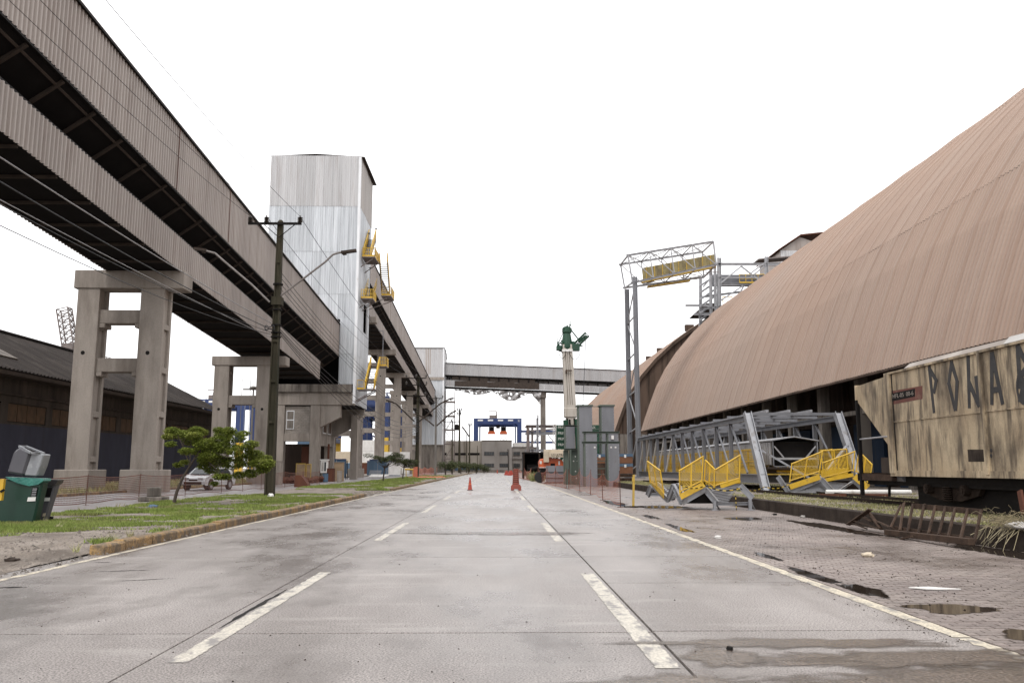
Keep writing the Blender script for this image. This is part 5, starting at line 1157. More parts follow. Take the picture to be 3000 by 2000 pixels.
part(g, 'winch', MB().box(7.5,7.9,75.7,76.5,3.2,3.7).tube((7.5,75.9,3.9),(8.1,75.9,3.9),.1), M['galv']); part(g, 'low_box', MB().box(7.3,8.0,75.2,76,.3,1.35), M['steel']); 
# telescopic crane
g = thing('mobile_crane', 'green mobile crane with a raised cream telescopic boom behind the grey box columns', 'crane', (8.5,88,0))
def pb(px, py, Y=88): return P(px,py,Y)
b0, b1, b2 = pb(1685,1345), pb(1671,1225), pb(1661,1030)
def seg(nm, a, b, w1, w2, mat, dep=.9):
    a = Vector(a); b = Vector(b); d = (b-a).normalized(); s_ = Vector((1,0,0)); 
    vs = []
    for c, w in ((a,w1),(b,w2)):
        for sx_, sy_ in ((-1,-1),(1,-1),(1,1),(-1,1)): vs.append(c+Vector((sx_*w/2, sy_*dep/2, 0)))
    return part(g, nm, MB().add(vs, [(0,3,2,1),(4,5,6,7),(0,1,5,4),(1,2,6,5),(2,3,7,6),(3,0,4,7)]), M[mat], bev=.04)
seg('boom_section', pb(1682,1345), pb(1671,1215), 1.0, 1.0, 'boom'); seg('boom_section', pb(1671.5,1222), pb(1661,1010), 1.22, 1.0, 'boom', 1.0)
seg('boom_collar', pb(1671.5,1222), pb(1670.5,1195), 1.32, 1.3, 'boom', 1.12)
for dx in (-.24,.0,.22): part(g, 'boom_groove', MB().bar(pb(1671,1185,87.48)+Vector((dx,0,0)), pb(1662,1030,87.48)+Vector((dx*.8,0,0)), .035), M['wood'])
for dx in (-.36,.36): part(g, 'lift_cylinder', MB().tube(pb(1682,1330,87.2)+Vector((dx,0,0)), pb(1672,1225,87.2)+Vector((dx,0,0)), .09).tube(pb(1686,1345,87.1)+Vector((dx,0,0)), pb(1679,1228,87.1)+Vector((dx,0,0)), .1), M['black'])
for dx, t in ((-.55,1230),(.62,1228)): part(g, 'green_cylinder', MB().tube(pb(1676,1320,87)+Vector((dx,0,0)), pb(1673,t,87)+Vector((dx,0,0)), .26), M['green'])
part(g, 'clamp', MB().bar(pb(1657,1085,87.3), pb(1676,1085,87.3), .1).box(pb(1657,1085).x-.06,pb(1657,1085).x+.08,87.1,87.5,pb(1,1085).z-.25,pb(1,1085).z+.1), M['wood'])
h0 = pb(1661,1022)
part(g, 'boom_head', MB().lathe([(.5,-.1),(.6,.1),(.58,.5),(.52,.9),(.45,1.3),(.4,1.6),(.5,1.75),(.48,2.2),(.3,2.35)], h0, 12), M['green'])
for k in range(6): part(g, 'winch_rope_ring', MB().lathe([(.56-.03*k,0),(.6-.03*k,.04),(.56-.03*k,.08)], h0+Vector((0,0,.15+.22*k)), 12), M['black'])
part(g, 'head_collar', MB().box(h0.x-.55,h0.x+.55,87.4,88.6,h0.z-.35,h0.z-.1), M['white'])
jb = part(g, 'jib_arm', lattice(MB(), h0+Vector((.6,0,.1)), h0+Vector((2.1,-.3,1.5)), .5, .35, .09), M['green'])
part(g, 'jib_block', MB().box(h0.x+.5,h0.x+1.3,87.5,88.4,h0.z-.2,h0.z+.5).box(h0.x-1.1,h0.x-.5,87.5,88.4,h0.z-.15,h0.z+.3).bar(h0+Vector((1.2,0,.8)),h0+Vector((2.1,0,1.3)),.55,.35), M['green'])
part(g, 'jib_strut', MB().bar(h0+Vector((.3,0,2.2)), h0+Vector((1.3,0,.9)), .12).bar(h0+Vector((-.4,0,1.7)), h0+Vector((-1.0,0,.4)), .08).tube(h0+Vector((.35,0,2.2)),h0+Vector((.4,0,3.0)),.03).tube(h0+Vector((-1.0,0,.3)),h0+Vector((-1.0,0,1.2)),.03), M['green'])
mb = MB()
for k in range(46):
    a = h0+Vector((random.uniform(-1.0,1.5),random.uniform(-.5,.3),random.uniform(-.25,.75))); b = a+Vector((random.uniform(-.3,.35),random.uniform(-.2,.2),random.uniform(-.25,.35))); mb.bar(a,b,random.uniform(.05,.16))
for k in range(14):
    a = h0+Vector((random.uniform(-.45,.45),-.4,random.uniform(1.6,2.4))); mb.bar(a,a+Vector((random.uniform(-.15,.15),0,random.uniform(.1,.35))),.07)
part(g, 'winch_gear', mb, M['green'], kind='stuff')
hook = pb(1708,1187)
part(g, 'hoist_rope', MB().tube(h0+Vector((1.95,-.3,1.3)), hook, .03), M['wire']); part(g, 'hook_block', MB().ico(hook,.12), M['black'])
arc = lambda c, rx, rz: [c+Vector((rx*math.cos(t), 0, rz*math.sin(t))) for t in [math.pi+math.pi*i/8 for i in range(9)]]
part(g, 'hose', MB().path(arc(h0+Vector((.75,-.7,-.3)),.55,.9), .03, 5).path(arc(h0+Vector((-.55,-.7,-.3)),.35,.8), .03, 5), M['black'])
cwx0, cwx1 = 6.25, 11.0
for r in range(5):
    z = 3.0+.56*r if r else 2.75; z0_ = 2.95+.6*r
    for x0, x1 in ((cwx0,8.55),(8.65,cwx1)):
        b = part(g, 'counterweight', MB().box(x0,x1,90,92,z0_,z0_+.57), M['green'], bev=.03)
    for x in (7.05, 9.75): text_part(g, 'lettering', 'PRIMAX', .36, M['white'], (x,89.98,z0_+.3), (math.pi/2,0,0), ext=.005, sx=1.0)
part(g, 'chevron_board', MB().box(cwx0-.25,8.4,90,91.5,1.75,2.93), M['green']); part(g, 'chevron_board', MB().box(8.8,cwx1,90,91.5,1.75,2.93), M['green'])
for k in range(9):
    x = cwx0-.2+k*.55
    if x+.9 < cwx1+.3 and not (8.0 < x+.5 < 8.7): part(g, 'white_stripe', MB().prism([(x,89.98,1.78),(x+.22,89.98,1.78),(x+.82,89.98,2.9),(x+.6,89.98,2.9)], (0,.01,0)), M['white'])
part(g, 'chassis', MB().box(6.2,11.5,90.2,100,.7,1.7), M['green']); part(g, 'mast_base', MB().box(7.4,9.1,87.3,90,.6,3.2), M['green_grey'])
for y in (91.5,94,97,99): part(g, 'wheel', MB().tube((6.1,y,.6),(6.6,y,.6),.6,n=16).tube((11.1,y,.6),(11.6,y,.6),.6,n=16), M['tyre'])
part(g, 'ladder_edge', lattice(MB(), (5.95,90,1.9), (6.1,90,5.95), .3, .5, .05, (0,1,0), .1), M['white'])
# boom lift
g = thing('boom_lift', 'orange boom lift with a cream folded arm parked behind grey shuttering panels', 'boom lift', (6.5,105,0))
part(g, 'hood', MB().prism([(5.15,104,1.45),(8.25,104,1.45),(8.2,104,1.85),(7.95,104,2.25),(7.5,104,2.45),(6.1,104,2.5),(5.3,104,2.4),(5.1,104,2.1)], (0,2.2,0)), M['orange'], bev=.08)
part(g, 'grille', MB().box(6.5,7.05,103.97,103.99,1.65,1.95), M['black']); part(g, 'label_plate', MB().box(5.2,5.45,103.97,103.99,1.9,2.2).box(7.45,7.65,103.97,103.99,1.8,2.2), M['white'])
part(g, 'counter_stripe', MB().box(5.15,6.3,103.97,103.99,1.5,1.57), M['white'])
part(g, 'arm_tower', MB().box(5.65,6.3,103.5,103.95,2.05,3.25), M['cream'], bev=.03); part(g, 'lower_arm', MB().box(6.3,9.4,103.4,104,2.55,3.05), M['cream'], bev=.03)
part(g, 'upper_arm', MB().box(5.7,9.4,104.1,104.6,2.9,3.35), M['cream'], bev=.03)
text_part(g, 'lettering', 'LG ULTRABOOM', .34, M['black'], (7.85,103.38,2.78), (math.pi/2,0,0), ext=.004)
part(g, 'chassis', MB().box(5.3,8.3,104,106.2,.75,1.35), M['black'])
for x in (5.2,7.6): 
    for y in (104,106): part(g, 'wheel', MB().tube((x,y-.2,.55),(x,y+.25,.55),.55,n=16), M['tyre'])
g.location = (6.5*.82,105*.82,0); g.scale = (.82,.82,.97)
g = thing('black_shelter', 'black open-sided cabin standing at the roadside left of the boom lift', 'cabin', (4.6,118,0))
part(g, 'shell', MB().box(3.5,8,117,117.1,.4,3.4).box(3.45,3.6,113,117,.1,3.4).box(3.4,8.3,113,117.4,3.3,3.5), M['black']); part(g, 'posts', MB().box(3.5,3.65,112.8,113,0,3.4).box(5.5,5.7,112.8,113,0,3.4), M['rust_black'])
part(g, 'machinery', MB().box(4,7.8,114,116.5,.1,1.9).tube((4.2,113.6,1.2),(6,113.6,1.6),.3), M['black'])
# scaffold / steel building frame
g = thing('steel_scaffold', 'rusty and grey steel frame building skeleton behind the boom lift', 'steel frame', (7,135,0))
for x in (4.85,5.6,9.9,12.5): part(g, 'post', MB().ib((x,135,0),(x,135,8.0),.35,.35,.05,(1,0,0)), M['steel_rust'])
for x, h in ((6.35,9.7),(6.2,9.2),(10.8,9.5),(11.2,9.9)): part(g, 'tall_post', MB().box(x,x+.22,134.2,134.4,0,h), M['galv'])
for z, m_ in ((8.0,'steel_rust'),(6.9,'galv'),(4.2,'galv'),(3.7,'galv'),(2.2,'galv')): part(g, 'beam', MB().ib((4.6,135,z),(12.8,135,z),.3,.3,.05).ib((4.6,139,z),(12.8,139,z),.3,.3,.05), M[m_])
part(g, 'brace', MB().bar((5.0,135,4.4),(6.9,135,6.7),.14).bar((9.8,135,4.4),(8,135,6.7),.14).bar((6.9,135,2.3),(8.7,135,4.0),.14).bar((5.2,135,0),(6.5,135,2),.12).bar((8.7,135,4),(9.8,135,2.3),.14), M['galv'])
part(g, 'blue_sheet', MB().box(6.9,9.8,137,137.1,1.9,3.6), M['blue']); part(g, 'pipework', MB().tube((4.9,134.5,.2),(4.9,134.5,7.6),.25).tube((5.3,134.4,.2),(5.3,134.4,3.8),.16).bar((5,134.8,7.2),(9.6,134.8,7.5),.22), M['steel_rust'])
g = thing('shuttering', 'row of grey shuttering panels standing behind the orange mesh', 'panels', (6,86,0))
for i in range(3): part(g, 'panel', MB().box(4.75+i*.95,5.66+i*.95,83,83.08,0,1.66), M['steel'])
mb = MB()
for i in range(3):
    for z in (.45,1.0): mb.box(4.75+i*.95,5.66+i*.95,82.95,82.995,z,z+.06)
part(g, 'stiffeners', mb, M['rust_black']); part(g, 'base_beam', MB().box(4.6,8.2,82.8,83.2,-.01,.1), M['rust_brown'])
def crate(x0, x1, Y, z0, z1, label):
    g = thing('crate', label, 'crate', ((x0+x1)/2,Y,z0), 'brown crates with blue bands behind the grey box columns')
    part(g, 'body', MB().box(x0,x1,Y,Y+1.2,z0,z1), M['brown_box'], bev=.02); part(g, 'blue_band', MB().box(x0-.02,x1+.02,Y-.02,Y+1.22,z1-.22,z1+.02), M['sky_blue'])
    part(g, 'paper_label', MB().box((x0+x1)/2-.12,(x0+x1)/2+.05,Y-.035,Y-.022,z1-.3,z1-.05), M['white'])
crate(10.2,11.4,72,.98,1.78,'lower brown crate with blue band between the grey columns and the trestle'); crate(10.2,11.4,72,1.82,2.6,'upper brown crate with blue band stacked between the grey columns and the trestle')
crate(8.2,9.4,73.2,1.82,2.6,'brown crate with blue band seen between the two front grey columns')
solo('timber_stack', MB().box(10.1,11.5,72,73.2,.35,.62).box(10.1,11.5,72,73.2,.68,.95), M['wood'], 'dark timber stack under the brown crates', 'timber')
solo('timber_stack', MB().box(8.1,9.5,73.1,74,0,.9).box(8.1,9.5,73.1,74,.93,1.8), M['wood'], 'dark timber stack behind the front grey columns', 'timber')
# ------------------------------------------------------------------ cones, barrier, posts, nets
def cone(x, y, s, label):
    g = thing('traffic_cone', label, 'traffic cone', (x,y,0), 'red traffic cones on the road'); 
    part(g, 'base', MB().box(-.2*s,.2*s,-.2*s,.2*s,0,.035), M['black'], world=False, bev=.008)
    part(g, 'body', MB().lathe([(.155*s,.035),(.14*s,.05),(.035*s,.83*s),(.03*s,.84*s)], n=20), M['cone'], world=False, smooth=False)
    r = lambda z: (.14+(.035-.14)*(z-.05)/.78)
    for z0, z1 in ((.36,.44),(.56,.63)): part(g, 'band', MB().lathe([(r(z0)*s+.002,z0*s),(r(z1)*s+.002,z1*s)], n=20), M['orange'] if z0 < .5 else M['cone'], world=False)
    return g
cone(-1.75,57,1,'red traffic cone standing on the left lane line nearest the camera'); cone(4.15,95,1,'red and white cone at the right road edge beside the shuttering')
cone(2.2,190,1.1,'small distant cone right of the far centre lane'); cone(.2,235,1.3,'farthest cone in the middle of the road end'); cone(3.4,200,1.1,'distant cone close to the right road edge')
g = thing('plastic_barrier', 'faded red stacked plastic road barriers standing between the centre and right lanes', 'barrier', (1.2,56.3,0))
mb = MB(); 
for i in range(8):
    z = .42+.125*i; w = .40-.012*i; part(g, 'stacked_ring', MB().lathe([(w*.46,z),(w*.58,z+.02),(w*.56,z+.07),(w*.47,z+.09)], (1.25,56.3,0), 20), M['barrier_red'])
part(g, 'core', MB().lathe([(.21,.4),(.17,1.4)], (1.25,56.3,0), 16), M['rust_brown'])
part(g, 'foot', MB().prism([(.93,56.05,.0),(1.1,56.05,0),(1.15,56.05,.09),(1.38,56.05,.09),(1.44,56.05,0),(1.6,56.05,0),(1.6,56.05,.26),(1.5,56.05,.4),(1.02,56.05,.4),(.93,56.05,.26)], (0,.5,0)), M['barrier_red'], bev=.02)
for i, (x, y) in enumerate(((2.0,175),(2.6,168),(3.1,182))):
    b = MB().prism([(x-.5,y,0),(x+.5,y,0),(x+.4,y,.3),(x+.15,y,.9),(x-.15,y,.9),(x-.4,y,.3)], (0,1.2,0))
    solo('plastic_barrier', b, M['cone'], ['left of three distant red road barriers','middle distant red road barrier','right of three distant red road barriers'][i], 'barrier', bev=.03)
g = thing('yellow_post', 'yellow steel post on a dark cross base right of the orange mesh', 'post', (5.1,32.3,0))
part(g, 'post', MB().bar((5.1,32.3,.02),(5.14,32.3,1.2),.075).bar((5.12,32.26,.95),(5.12,32.26,1.12),.1,.03), M['yellow_old']); part(g, 'base', MB().bar((4.75,32.15,.025),(5.5,32.45,.025),.1,.04).bar((5.0,32.6,.02),(5.2,32.0,.02),.08,.03), M['rust_black'])
def netline(name, label, posts, h, mat, sagv, cell=(.09,.07), hang=0, postmat='rust_brown', t=.012, lean=0):
    g = thing(name, label, 'mesh fence', (posts[0][0],posts[0][1],0))
    for i, p in enumerate(posts):
        x, y = p[:2]; hh = p[2] if len(p) > 2 else h; part(g, 'post', MB().tube((x,y,-.05),(x+random.uniform(-.04,.04),y,hh+.08),.016,n=6).box(x-.12,x+.12,y-.02,y+.02,0,.02), M[postmat])
    for a, b in zip(posts, posts[1:]):
        ha = a[2] if len(a) > 2 else h; hb = b[2] if len(b) > 2 else h
        A = Vector((a[0],a[1],0)); B = Vector((b[0],b[1],0)); L = (B-A).length; mb = MB(); nz_ = int(h/cell[1]); nl = max(4,int(L/cell[0])); d = (B-A).normalized(); side_ = Vector((-d.y,d.x,0))
        def pt(u, v):
            top = ha+(hb-ha)*u-sagv*4*u*(1-u)*(.6+.4*v); low = hang*(1-.3*math.sin(u*9)); z = low+(top-low)*v
            return A+(B-A)*u+side_*(.05*math.sin(u*7+v*3))+Vector((0,0,max(.01,z)))
        for k in range(nz_+1):
            v = k/nz_; n_ = max(3,int(L/.6))
            for j in range(n_):
                p0 = pt(j/n_,v); p1 = pt((j+1)/n_,v); w = Vector((0,0,t if 0 < k < nz_ else t*2)); mb.add([p0,p1,p1+w,p0+w],[(0,1,2,3)])
        for k in range(nl+1):
            u = k/nl; w = d*t*.8
            for j in range(3): p0 = pt(u,j/3); p1 = pt(u,(j+1)/3); mb.add([p0,p0+w,p1+w,p1],[(0,1,2,3)])
        part(g, 'net', mb, M[mat], kind='stuff')
    return g
netline('orange_mesh_fence','ragged orange plastic mesh sagging between thin rusty posts beside the right road edge',[(4.62,32.3,1.28),(4.85,39.5,1.3),(5.1,47,1.3),(5.1,53,1.35),(5.0,60,1.3)],1.2,'net',.42,(.12,.08),.1,t=.012)
netline('orange_mesh_fence','farther orange mesh hanging in front of the shuttering panels',[(5.0,62,1.35),(4.8,70,1.4),(4.55,78,1.4),(4.3,90,1.5)],1.3,'net',.5,(.16,.1),.0,t=.02)
netline('orange_mesh_fence','distant orange mesh heap beside the black cabin',[(4.0,100,1.4),(3.6,112,1.4),(3.3,125,1.4),(3.2,150,1.2)],1.3,'net',.5,(.3,.14),.0,t=.04)
netline('orange_mesh_fence','long dark orange mesh fence along the side street at the left',[(-16,20.5),(-16,27),(-15.95,34),(-15.9,38.8),(-15.85,44.4),(-15.8,50),(-15.75,54),(-15.7,58),(-15.6,64),(-15.6,70),(-15.5,76)],1.12,'net_dark',.08,(.12,.085),.1,t=.017)
netline('orange_mesh_fence','bright orange mesh fence on the left verge beyond the dark utility pole',[(-12.6,131),(-12.6,140),(-12.5,150),(-12.5,165),(-12.4,180)],1.5,'net',.3,(.3,.1),.0,t=.05)
p = P(1228,1395,122); g = thing('orange_mesh_heap', 'crumpled orange mesh on the ground at the foot of the dark utility pole', 'mesh', (-9.8,118,0))
mb = MB()
for i in range(26): mb.ico((random.uniform(-11.6,-7.2),random.uniform(114,121),.16), random.uniform(.15,.4), 1.6,1,.4,.3)
part(g, 'folds', mb, M['net'])
# ================================================================== UTILITY POLES AND WIRES
def ins(mb, p, s=1):
    for k in range(4): mb.lathe([(.05*s,k*.06*s),(.12*s,k*.06*s+.02*s),(.05*s,k*.06*s+.05*s)], p, 10)
    mb.tube(Vector(p)-Vector((0,0,.12*s)), Vector(p)+Vector((0,0,.3*s)), .025*s); return mb
PX, PY = P(789,1460,41).x, 41.0
zt = P(811,645,PY).z
up_ = thing('utility_pole', 'nearest tall dark concrete utility pole with crossarm and two lamp arms on the grass verge', 'utility pole', (PX,PY,.1))
w0, w1 = .21, .13
def ring(z, w, d): return [(PX-w,PY-d,z),(PX+w,PY-d,z),(PX+w,PY+d,z),(PX-w,PY+d,z)]
mb = MB().add(ring(0,w0,w0*.55)+ring(zt-.3,w1,w1*.55), [(0,3,2,1),(4,5,6,7),(0,1,5,4),(1,2,6,5),(2,3,7,6),(3,0,4,7)])
part(up_, 'shaft', mb, M['pole'])
mb = MB()
for s_ in (-1,1):
    for dy in (-1,1):
        mb.add([(PX+s_*w0,PY+dy*w0*.55,0),(PX+s_*w0*.62,PY+dy*w0*.55,0),(PX+s_*w0*.62,PY+dy*w0,0),(PX+s_*w0,PY+dy*w0,0),
                (PX+s_*w1,PY+dy*w1*.55,zt-.3),(PX+s_*w1*.62,PY+dy*w1*.55,zt-.3),(PX+s_*w1*.62,PY+dy*w1,zt-.3),(PX+s_*w1,PY+dy*w1,zt-.3)],
               [(0,1,2,3),(7,6,5,4),(0,4,5,1),(1,5,6,2),(2,6,7,3),(3,7,4,0)])
part(up_, 'flange', mb, M['pole'])
mb = MB(); z = 1.6
while z < zt-.5: w = w0+(w1-w0)*z/zt; mb.box(PX-w*.62,PX+w*.62,PY-w,PY-w*.5,z,z+.12); z += 1.95
part(up_, 'web_step', mb, M['pole'])
part(up_, 'cap', MB().lathe([(.16,-.32),(.15,-.1),(.08,0)], (PX,PY,zt), 10), M['pole'])
ca = P(731,655,PY); cb = P(886,657,PY)
part(up_, 'crossarm', MB().bar((ca.x,PY-.2,ca.z-.05),(cb.x,PY-.2,ca.z-.05),.1,.11), M['black'])
part(up_, 'crossarm_brace', MB().bar((PX-.75,PY-.2,ca.z-.1),(PX,PY-.2,ca.z-.75),.035).bar((PX+.75,PY-.2,ca.z-.1),(PX,PY-.2,ca.z-.75),.035), M['black'])
IP = []
for px in (737,784,882):
    q_ = P(px,650,PY); c = Vector((q_.x,PY-.2,ca.z+.02)); IP.append(c+Vector((0,0,.28))); part(up_, 'insulator', ins(MB(), c, 1.15), M['porcelain'])
def lamp_arm(par, base, pts, head0, head1, Y, r=.05, wmul=1, mat='arm'):
    a = part(par, 'lamp_arm', MB().path([base]+pts, r, 8), M[mat])
    part(a, 'lamp_head', MB().bar(head0, head1, .26*wmul, .12*wmul).bar(head0+(head1-head0)*.1-Vector((0,0,.1*wmul)), head0+(head1-head0)*.35-Vector((0,0,.1*wmul)), .14*wmul,.08*wmul), M['beam_brown'])
lamp_arm(up_, P(810,875,PY), [P(860,838,PY),P(952,768,PY),P(975,746,PY),P(990,741,PY),P(1004,739,PY)], P(1000,740,PY), P(1044,734,PY), PY)
lamp_arm(up_, P(790,885,PY), [P(740,836,PY),P(655,764,PY),P(630,742,PY),P(615,738,PY),P(600,734,PY)], P(605,734,PY), P(570,729,PY), PY)
part(up_, 'arm_clamp', MB().box(PX-.24,PX+.24,PY-.25,PY+.25,P(1,892,PY).z,P(1,868,PY).z), M['pole'])
rk = MB(); RP = []
for py in (795,812,830,845): c = P(821,py,PY); rk.lathe([(.04,-.05),(.08,0),(.04,.05)], c, 8); rk.bar((PX+.1,PY-.1,c.z),c,.03); RP.append(c)
rk.bar(RP[0]+Vector((0,0,.1)), RP[-1]-Vector((0,0,.1)), .03); part(up_, 'insulator_rack', rk, M['black'])
for z in (950,972,985,830,905): part(up_, 'band', MB().lathe([(.25,-.03),(.25,.03)], (PX,PY,P(1,z,PY).z), 12), M['black'])
part(up_, 'cable_coil', MB().path([P(790+14*math.cos(t),960+6*math.sin(t)+4*math.sin(3*t),PY-.3) for t in [i*.5 for i in range(20)]], .025, 5).path([P(815,880,PY),P(824,888,PY),P(822,900,PY),P(808,905,PY)], .02, 5), M['wire'])
def wire(a, b, sag, label, mat='wire', r=.014, n=22):
    a = Vector(a); b = Vector(b); pts = [a+(b-a)*i/n-Vector((0,0,sag*4*(i/n)*(1-i/n))) for i in range(n+1)]
    mb = MB().path(pts, r, 4); solo('power_line', mb, M[mat], label, 'cable', 'overhead cables along the pole line')
P2X, P2Y, P2Z = -11.1, 120, P(1,1108,120).z
nm = ['left','middle','right']
for i, c in enumerate(IP):
    wire(c, (c.x-.3,-6,c.z+.6), .9, f'high cable from the {nm[i]} insulator of the near pole running overhead towards the camera', r=.012)
    wire(c, (P2X+(-1.1,-.1,1.2)[i],P2Y,P2Z+.3), 1.3, f'high cable from the {nm[i]} insulator of the near pole to the farther dark pole', r=.016)
rn = ['top','second','third','bottom']
for i, c in enumerate(RP):
    wire(c, (P2X+.2,P2Y,8.4+1.1-.3*i), 1.3, f'low cable from the {rn[i]} hook of the near pole rack to the farther dark pole', r=.016)
ZL = P(1,965,PY).z
for i, (dz, sg) in enumerate(((.35,.5),(.05,.7),(-.1,.95),(-.2,1.2),(-.35,.35))):
    wire((PX-.25,PY,ZL+dz), (-11.6-.2*i,-6,ZL+.3+.28*(4-i)), sg, ['uppermost','second','third','fourth','lowest'][i]+' of the slack cables tied to the near pole below the lamp arms', 'wire_light' if i in (0,4) else 'wire', r=.02 if i < 2 else .013)
    wire((PX+.2,PY,ZL+dz*.6), (P2X+.1,P2Y,7.6-.25*i), 1.6+.25*i, ['uppermost','second','third','fourth','lowest'][i]+' of the heavy low cables sagging from the near pole towards the farther pole', r=.022)
wire(P(740,836,PY)+Vector((0,0,2.2)), P(811,790,PY), .1, 'short cable dropping to the near pole above the left lamp arm', r=.02) if False else None
def small_pole(px, pt_, Y, label, w=.2, arms=(), lamps=(), mat='pole', trans_=None):
    b = P(px,1400,Y); X = b.x; zt = P(px,pt_,Y).z
    g = thing('utility_pole', label, 'utility pole', (X,Y,0), 'utility poles along the verge')
    part(g, 'shaft', MB().add([(X-w,Y-w,0),(X+w,Y-w,0),(X+w,Y+w,0),(X-w,Y+w,0),(X-w*.6,Y-w*.6,zt),(X+w*.6,Y-w*.6,zt),(X+w*.6,Y+w*.6,zt),(X-w*.6,Y+w*.6,zt)], [(0,3,2,1),(4,5,6,7),(0,1,5,4),(1,2,6,5),(2,3,7,6),(3,0,4,7)]), M[mat])
    for py, xl, xr in arms:
        a = P(xl,py,Y); c = P(xr,py,Y); part(g, 'crossarm', MB().bar((a.x,Y-.3,a.z),(c.x,Y-.3,a.z),.12), M['black'])
        for t in (0,.5,1): part(g, 'insulator', ins(MB(), (a.x+(c.x-a.x)*t,Y-.3,a.z+.15), 1.4 if Y < 160 else 2), M['porcelain'])
        part(g, 'arm_brace', MB().bar((a.x*.6+X*.4,Y-.3,a.z),(X,Y-.3,a.z-.8),.05).bar((c.x*.6+X*.4,Y-.3,a.z),(X,Y-.3,a.z-.8),.05), M['black'])
    for (bx,by,mx_,my_,ex,ey) in lamps: lamp_arm(g, P(bx,by,Y), [P(mx_,my_,Y),P(ex,ey,Y)], P(ex,ey,Y), P(ex+(ex-bx)*.12,ey-2,Y), Y, .05*Y/60, Y/70, 'beam_brown')
    if trans_: c = P(*trans_,Y); part(g, 'transformer', MB().lathe([(.5,-.8),(.6,-.6),(.6,.5),(.3,.8)], c, 10).bar(c,(X,Y,c.z),.12), M['black'])
    return g
g = small_pole(1221,1103,120,'dark utility pole with three crossarms and an orange-wrapped foot on the left verge',.26,((1108,1191,1249),(1128,1191,1250),(1160,1192,1246)),((1214,1234,1160,1182,1140,1174),(1226,1236,1290,1182,1318,1168)))
part(g, 'orange_foot', MB().box(-11.55,-10.95,119.7,120.3,0,1.6), M['net']); 
mb = MB()
for k in range(26): z = 5+k*.14; mb.path([(P2X-.3-.15*math.sin(k*1.7),P2Y-.35,z),(P2X+.35,P2Y-.35,z+.1*math.sin(k*2.3))],.03,5)
part(g, 'cable_coils', mb, M['wire'])
small_pole(1275,1163,150,'slender grey utility pole behind the first dark far pole',.2,((1167,1256,1297),),((1272,1247,1245,1225,1222,1213),(1279,1247,1315,1215,1330,1205)),'pole_grey')
small_pole(1324,1232,212,'thin dark pole left of the thick transformer pole',.2,((1236,1300,1345),),())
small_pole(1345,1200,230,'dark pole carrying a round transformer',.32,((1203,1340,1352),(1214,1340,1350)),(),'pole',(1338,1251))
small_pole(1375,1242,262,'far dark pole with a small twin lamp arm near the end of the road',.25,((1246,1372,1382),),((1374,1278,1362,1260,1356,1252),))
small_pole(1366,1272,240,'thin pole between the transformer pole and the far lamp pole',.14); small_pole(1398,1305,270,'farthest thin pole in front of the grey office building',.12)
for i in range(5):
    wire((P2X,P2Y,P2Z-.8*i), (P(1275,1200,150).x,150,P(1275,1170+9*i,150).z), .6, ['top','second','middle','fourth','lowest'][i]+' cable joining the dark pole with three crossarms to the slender grey pole', r=.03, n=10)
    wire((P(1275,1200,150).x,150,P(1275,1170+9*i,150).z), (P(1345,1,230).x,230,P(1345,1205+16*i,230).z), 1.2, ['top','second','middle','fourth','lowest'][i]+' cable joining the slender grey pole to the transformer pole', r=.035, n=12)
# ================================================================== TREES
def leafcloud(clumps, per, size, flat=.55):
    vs = []; fs = []
    for c, r in clumps:
        c = Vector(c)
        for _ in range(int(per*(r**1.6))):
            d = Vector((random.gauss(0,1),random.gauss(0,1),random.gauss(0,1))).normalized()*r*random.uniform(.35,1.05)**.6; d.z *= flat
            p = c+d; s = size*random.uniform(.6,1.25); a = random.uniform(0,6.28); tilt = random.uniform(-.7,.25)
            u = Vector((math.cos(a),math.sin(a),tilt)).normalized(); w = Vector((-math.sin(a),math.cos(a),random.uniform(-.35,.35))).normalized()
            i = len(vs); vs += [p, p+u*s*.5+w*s*.27+Vector((0,0,.06*s)), p+u*s*1.1-Vector((0,0,.12*s)), p+u*s*.5-w*s*.27+Vector((0,0,.06*s))]
            fs += [(i,i+1,i+2),(i,i+2,i+3)]
    return MB().add(vs, fs)
TY = 32.4
t = thing('tree', 'young leaning tree with a wide flat green crown on the near grass verge', 'tree', (P(508,1485,TY).x,TY,.1))
tk = [P(506,1487,TY),P(518,1440,TY),P(535,1400,TY),P(556,1365,TY),P(575,1335,TY)]
for r0, r1, a, b in ((.07,.06,0,1),(.06,.05,1,2),(.05,.04,2,3),(.04,.03,3,4)): part(t, 'trunk', MB().tube(tk[a],tk[b],r0,r1,8), M['bark'])
mb = MB()
for (px,py,dy) in ((520,1275,-.3),(560,1285,.4),(620,1290,0),(660,1290,.6),(720,1310,-.4),(700,1350,.2),(760,1365,0),(640,1380,-.5),(590,1320,.8)):
    a = tk[4] if px > 600 else tk[3]; b = P(px,py,TY+dy); m_ = (a+b)/2+Vector((0,0,.1)); mb.tube(a,m_,.03,.02,6).tube(m_,b,.02,.008,6)
    for _ in range(3): mb.tube(m_+(b-m_)*random.random(), b+Vector((random.uniform(-.5,.5),random.uniform(-.4,.4),random.uniform(-.3,.3))), .01,.005,4)
part(t, 'branches', mb, M['bark'])
cl = []
